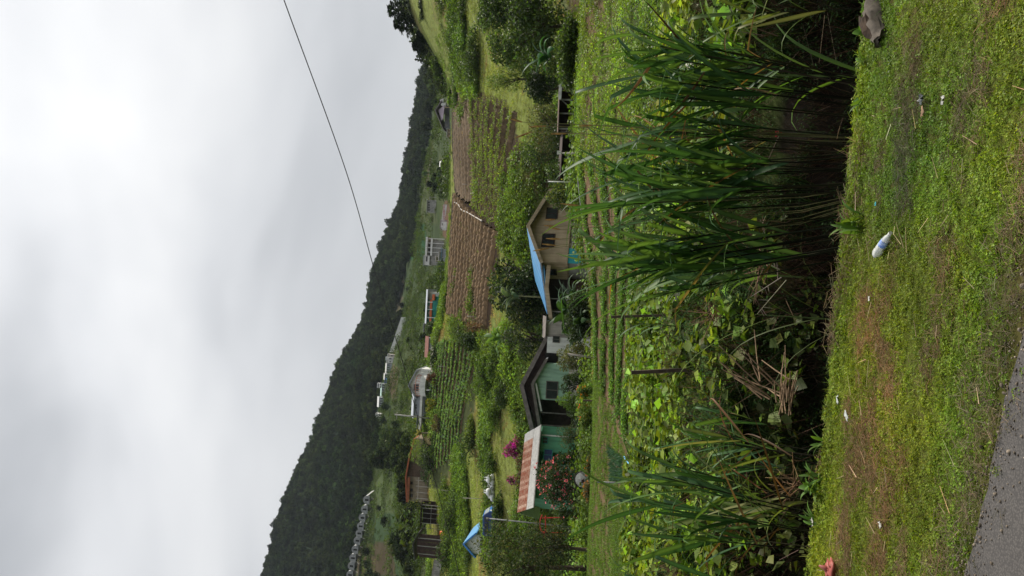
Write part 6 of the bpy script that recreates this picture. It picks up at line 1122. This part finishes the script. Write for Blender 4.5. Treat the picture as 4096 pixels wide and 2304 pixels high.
def scrap(name, label, cat, u, v, sx, sy, mat, seed, crum=0.3, rotz=0.0, dz=0.0):
    sx *= 0.6; sy *= 0.6; crum *= 0.6
    if mat is WHITE: mat = M('dull_paper', (0.46, 0.45, 0.41), 0.8, 0.4, 30)
    r_ = np.random.default_rng(seed); n = 6; V = []; 
    for i in range(n):
        for j in range(n): V.append(((i/(n-1)-0.5)*sx*(1+r_.normal(0, 0.1)), (j/(n-1)-0.5)*sy*(1+r_.normal(0, 0.1)), abs(r_.normal(0, crum*min(sx, sy)))+0.004))
    top = [(x, y, z+0.003) for x, y, z in V]; m = n*n; Fs = []
    for i in range(n-1):
        for j in range(n-1): q = i*n+j; Fs += [(q, q+1, q+n+1, q+n), (m+q, m+q+n, m+q+n+1, m+q+1)]
    g = G().add(V+top, Fs); o = ob(name, g.mesh(name, mat, True), None, label, cat, loc=onverge(u, v, dz), rotz=rotz); return o
PLAS = M('pale_film', (0.42, 0.45, 0.44), 0.3, 0.15, 8, spec=0.6)
scrap('paper_scrap', 'small bright white paper scrap on the green verge', 'paper', 277, 875, 0.05, 0.04, WHITE, 1, 0.2)
scrap('plastic_film', 'pale plastic film at the dark verge edge', 'plastic', 176, 843, 0.10, 0.06, PLAS, 2, 0.25, 0.6); scrap('plastic_film', 'longer pale plastic film just inside the verge edge', 'plastic', 160, 852, 0.14, 0.06, PLAS, 3, 0.25, 1.0); 
scrap('paper_scrap', 'white torn paper scrap at the lower left of the verge', 'paper', 51, 887, 0.07, 0.05, WHITE, 5, 0.3, 0.8); scrap('paper_scrap', 'whitish scrap caught at the left verge edge', 'paper', 53, 822, 0.09, 0.05, WHITE, 6, 0.4, 0.8, 0.03)
scrap('plastic_scrap', 'crumpled dark plastic scrap on the right of the verge', 'plastic', 477, 929, 0.09, 0.07, M('grey_black_plastic', (0.07, 0.08, 0.09), 0.4, 0.3, 8), 7, 0.4, 0.5); scrap('leaf_scrap', 'curled black and white scrap nearer the right corner', 'scrap', 476, 951, 0.07, 0.04, M('mixed_scrap', (0.55, 0.55, 0.52), 0.6, 0.4, 40, rgb2=(0.05, 0.05, 0.05)), 8, 0.4); scrap('dead_leaf', 'brown dead leaf beside the dark plastic scrap', 'leaf', 465, 930, 0.10, 0.05, M('dead_leaf', (0.28, 0.17, 0.10), 0.8, 0.3, 12), 9, 0.3, 0.2)
scrap('plastic_scrap', 'tiny turquoise plastic scrap by the sprouting grass', 'plastic', 372, 882, 0.04, 0.03, TURQ, 10, 0.4)
RB = M('red_plastic', (0.36, 0.09, 0.075), 0.5, 0.2, 6)
root = ob('plastic_bag', None, None, 'faded red plastic bag at the left edge of the verge', 'bag', loc=onverge(4, 838)); ob('bag_body', blob(12, 18, 0.08, 0.06, 0.035, 4, 0.2).mesh('bag_body', RB, True), root).location = (0, 0, 0.02); ob('twisted_top', G().tube([(0.01, 0, 0.03), (0.02, 0, 0.06), (0.03, 0.01, 0.10)], [0.035, 0.02, 0.006], 8).mesh('twisted_top', RB, True), root)
# hollow log
p0, p1 = onverge(574, 876), onverge(536, 886); root = ob('log', None, None, 'weathered grey hollow log at the right verge edge', 'log', loc=(p0+p1)/2); v_ = p1-p0; L_ = np.linalg.norm(v_); root.rotation_euler = (0, 0, math.atan2(v_[1], v_[0])); r_ = np.random.default_rng(3)
g = G(); n = 14; V = []
for i in range(9):
    t_ = i/8; q = 0.085*(1-0.5*abs(t_-0.45))+0.01
    for rr_ in (1.0, 0.62):
        for j in range(n):
            a = math.pi*1.25*j/(n-1)-0.4; k_ = 1+r_.normal(0, 0.13); V.append(((t_-0.5)*L_*1.0+r_.normal(0, 0.012), -q*rr_*math.cos(a)*k_*0.9, q*rr_*math.sin(a)*k_*0.85-0.02))
Fs = []
for i in range(8):
    for j in range(n-1):
        o0 = i*2*n; Fs += [(o0+j, o0+j+1, o0+2*n+j+1, o0+2*n+j), (o0+n+j, o0+3*n+j, o0+3*n+j+1, o0+n+j+1)]
    for e_ in (0, n-1): o0 = i*2*n+e_; Fs.append((o0, o0+2*n, o0+3*n, o0+n) if e_ == 0 else (o0, o0+n, o0+3*n, o0+2*n))
for i in (0, 8): o0 = i*2*n; Fs += [(o0+j, o0+n+j, o0+n+j+1, o0+j+1) for j in range(n-1)]
ob('bark_shell', g.add(V, Fs).mesh('bark_shell', M('log_bark', (0.085, 0.072, 0.060), 0.95, 0.4, 14, bump=0.6), True), root); ob('rotten_core', blob(6, 10, L_*0.36, 0.045, 0.045, 6, 0.2).mesh('rotten_core', M('rotten_wood', (0.045, 0.028, 0.018), 0.95, 0.4, 18)), root).location = (0, -0.03, 0.045)
# sprouts on the verge rim
def sprout(label, u, v, n, L_, seed, col=(0.10, 0.19, 0.035), broad=False):
    r_ = np.random.default_rng(seed); x, y = flat(u, v); p = np.array([x, y, float(gz(x, y))]); root = ob('sprout', None, None, label, 'sprout', loc=p)
    ob('crown_base', G().tube([(0, 0, -0.02), (0, 0, 0.03)], [0.015, 0.01], 6).mesh('crown_base', M('sprout_base', (0.10, 0.13, 0.05), 0.8, 0.2, 8)), root)
    for k in range(n):
        V, Fq_ = strip_leaf(L_*r_.uniform(0.6, 1.1), 0.028 if not broad else 0.06, r_.uniform(0.7, 1.4), r_.uniform(0.5, 1.8)); o = ob('leaf', mesh_np('leaf', V, Fq_, np.tile(jit(col, 1, 0.2, r_), (len(V), 1)), LEAF, True), root); o.location = (r_.normal(0, 0.02), r_.normal(0, 0.02), 0.01); o.rotation_euler = (r_.normal(0, 0.1), 0, r_.uniform(0, 6.28))
for k, (lb, uu, vv, n_, L_, br) in enumerate((('broad grass sprout sticking over the verge rim above the bottle', 350, 862, 9, 0.26, False), ('second grass sprout right of the one above the bottle', 362, 864, 6, 0.2, False), ('leafy sprout on the verge rim by the hollow log', 548, 870, 10, 0.12, True), ('small sprout on the rim left of the log sprout', 514, 868, 6, 0.14, False), ('small sprout pair on the rim right of the tall grass', 478, 866, 5, 0.14, False), ('leafy dark weed hanging over the rim at the left', 88, 822, 11, 0.2, True), ('grass sprout beside the leafy dark weed', 98, 824, 8, 0.26, False), ('thin green sprout near the left whitish scrap', 52, 819, 6, 0.22, False), ('sprig of weed on the rim left of the cane heap', 134, 826, 6, 0.16, False))): sprout(lb, uu, vv, n_, L_, k+1, broad=br)
# straws lying on the verge
r = np.random.default_rng(17); n = 260; px = r.uniform(-3.5, 3.5, n); py = r.uniform(3.2, 9, n); k = (py < edge(px)-0.05) & (py > road_edge(px)-0.1); px, py = px[k], py[k]; n = len(px); a = r.uniform(0, 3.14, n); ln = r.uniform(0.04, 0.2, n); p0 = np.stack([px, py, r.uniform(0.03, 0.07, n)], 1); p1 = p0+np.stack([np.cos(a)*ln, np.sin(a)*ln, r.normal(0, 0.012, n)], 1)
ob('straw_litter', jmesh('straw_litter', [tubes_np(p0, p1, 0.0018, 0.001, jit((0.42, 0.33, 0.2), n, 0.3, r), 4)], WOODC), kind='stuff', label='loose dry straws lying over the verge grass', cat='straw')

# grit and small stones along the broken road edge
r = np.random.default_rng(19); sm3 = []
for k in range(3):
    b3 = blob(4, 6, 0.012, 0.010, 0.007, k, 0.2); V = np.array(b3.v); Fq_ = np.array([f if len(f) == 4 else f+(f[-1],) for f in b3.f]); sm3.append(mesh_np('grit', V, Fq_, np.tile((0.16, 0.14, 0.12), (len(V), 1)), WOODI))
protos('grit', sm3); n = 2600; px = r.uniform(-4, 2.5, n); py = road_edge(px)+r.normal(-0.02, 0.11, n); tn = np.exp(r.normal(-0.2, 0.45, n))
scatter('roadside_grit', 'grit', np.stack([px, py, np.full(n, 0.014)], 1), np.exp(r.normal(-1.0, 0.45, n)), np.stack([tn, tn*0.95, tn*0.88], 1), 'small stones and grit along the crumbling asphalt edge', 'grit', None, 0.5, 21)
# ------------------------------------------------------------------ haze
hz = G().box(-2150, 2150, -2150, 2150, -12, 640).mesh('haze'); hm = bpy.data.materials.new('haze'); hm.use_nodes = True; t = hm.node_tree; t.nodes.clear()
vo = t.nodes.new('ShaderNodeVolumePrincipled'); vo.inputs['Density'].default_value = 0.00005; vo.inputs['Color'].default_value = (0.74, 0.87, 1.0, 1); vo.inputs['Anisotropy'].default_value = 0.2
out = t.nodes.new('ShaderNodeOutputMaterial'); t.links.new(vo.outputs[0], out.inputs['Volume']); hz.materials.append(hm)
ob('haze', hz, kind='stuff', label='thin pale haze in the air over the whole valley', cat='haze')
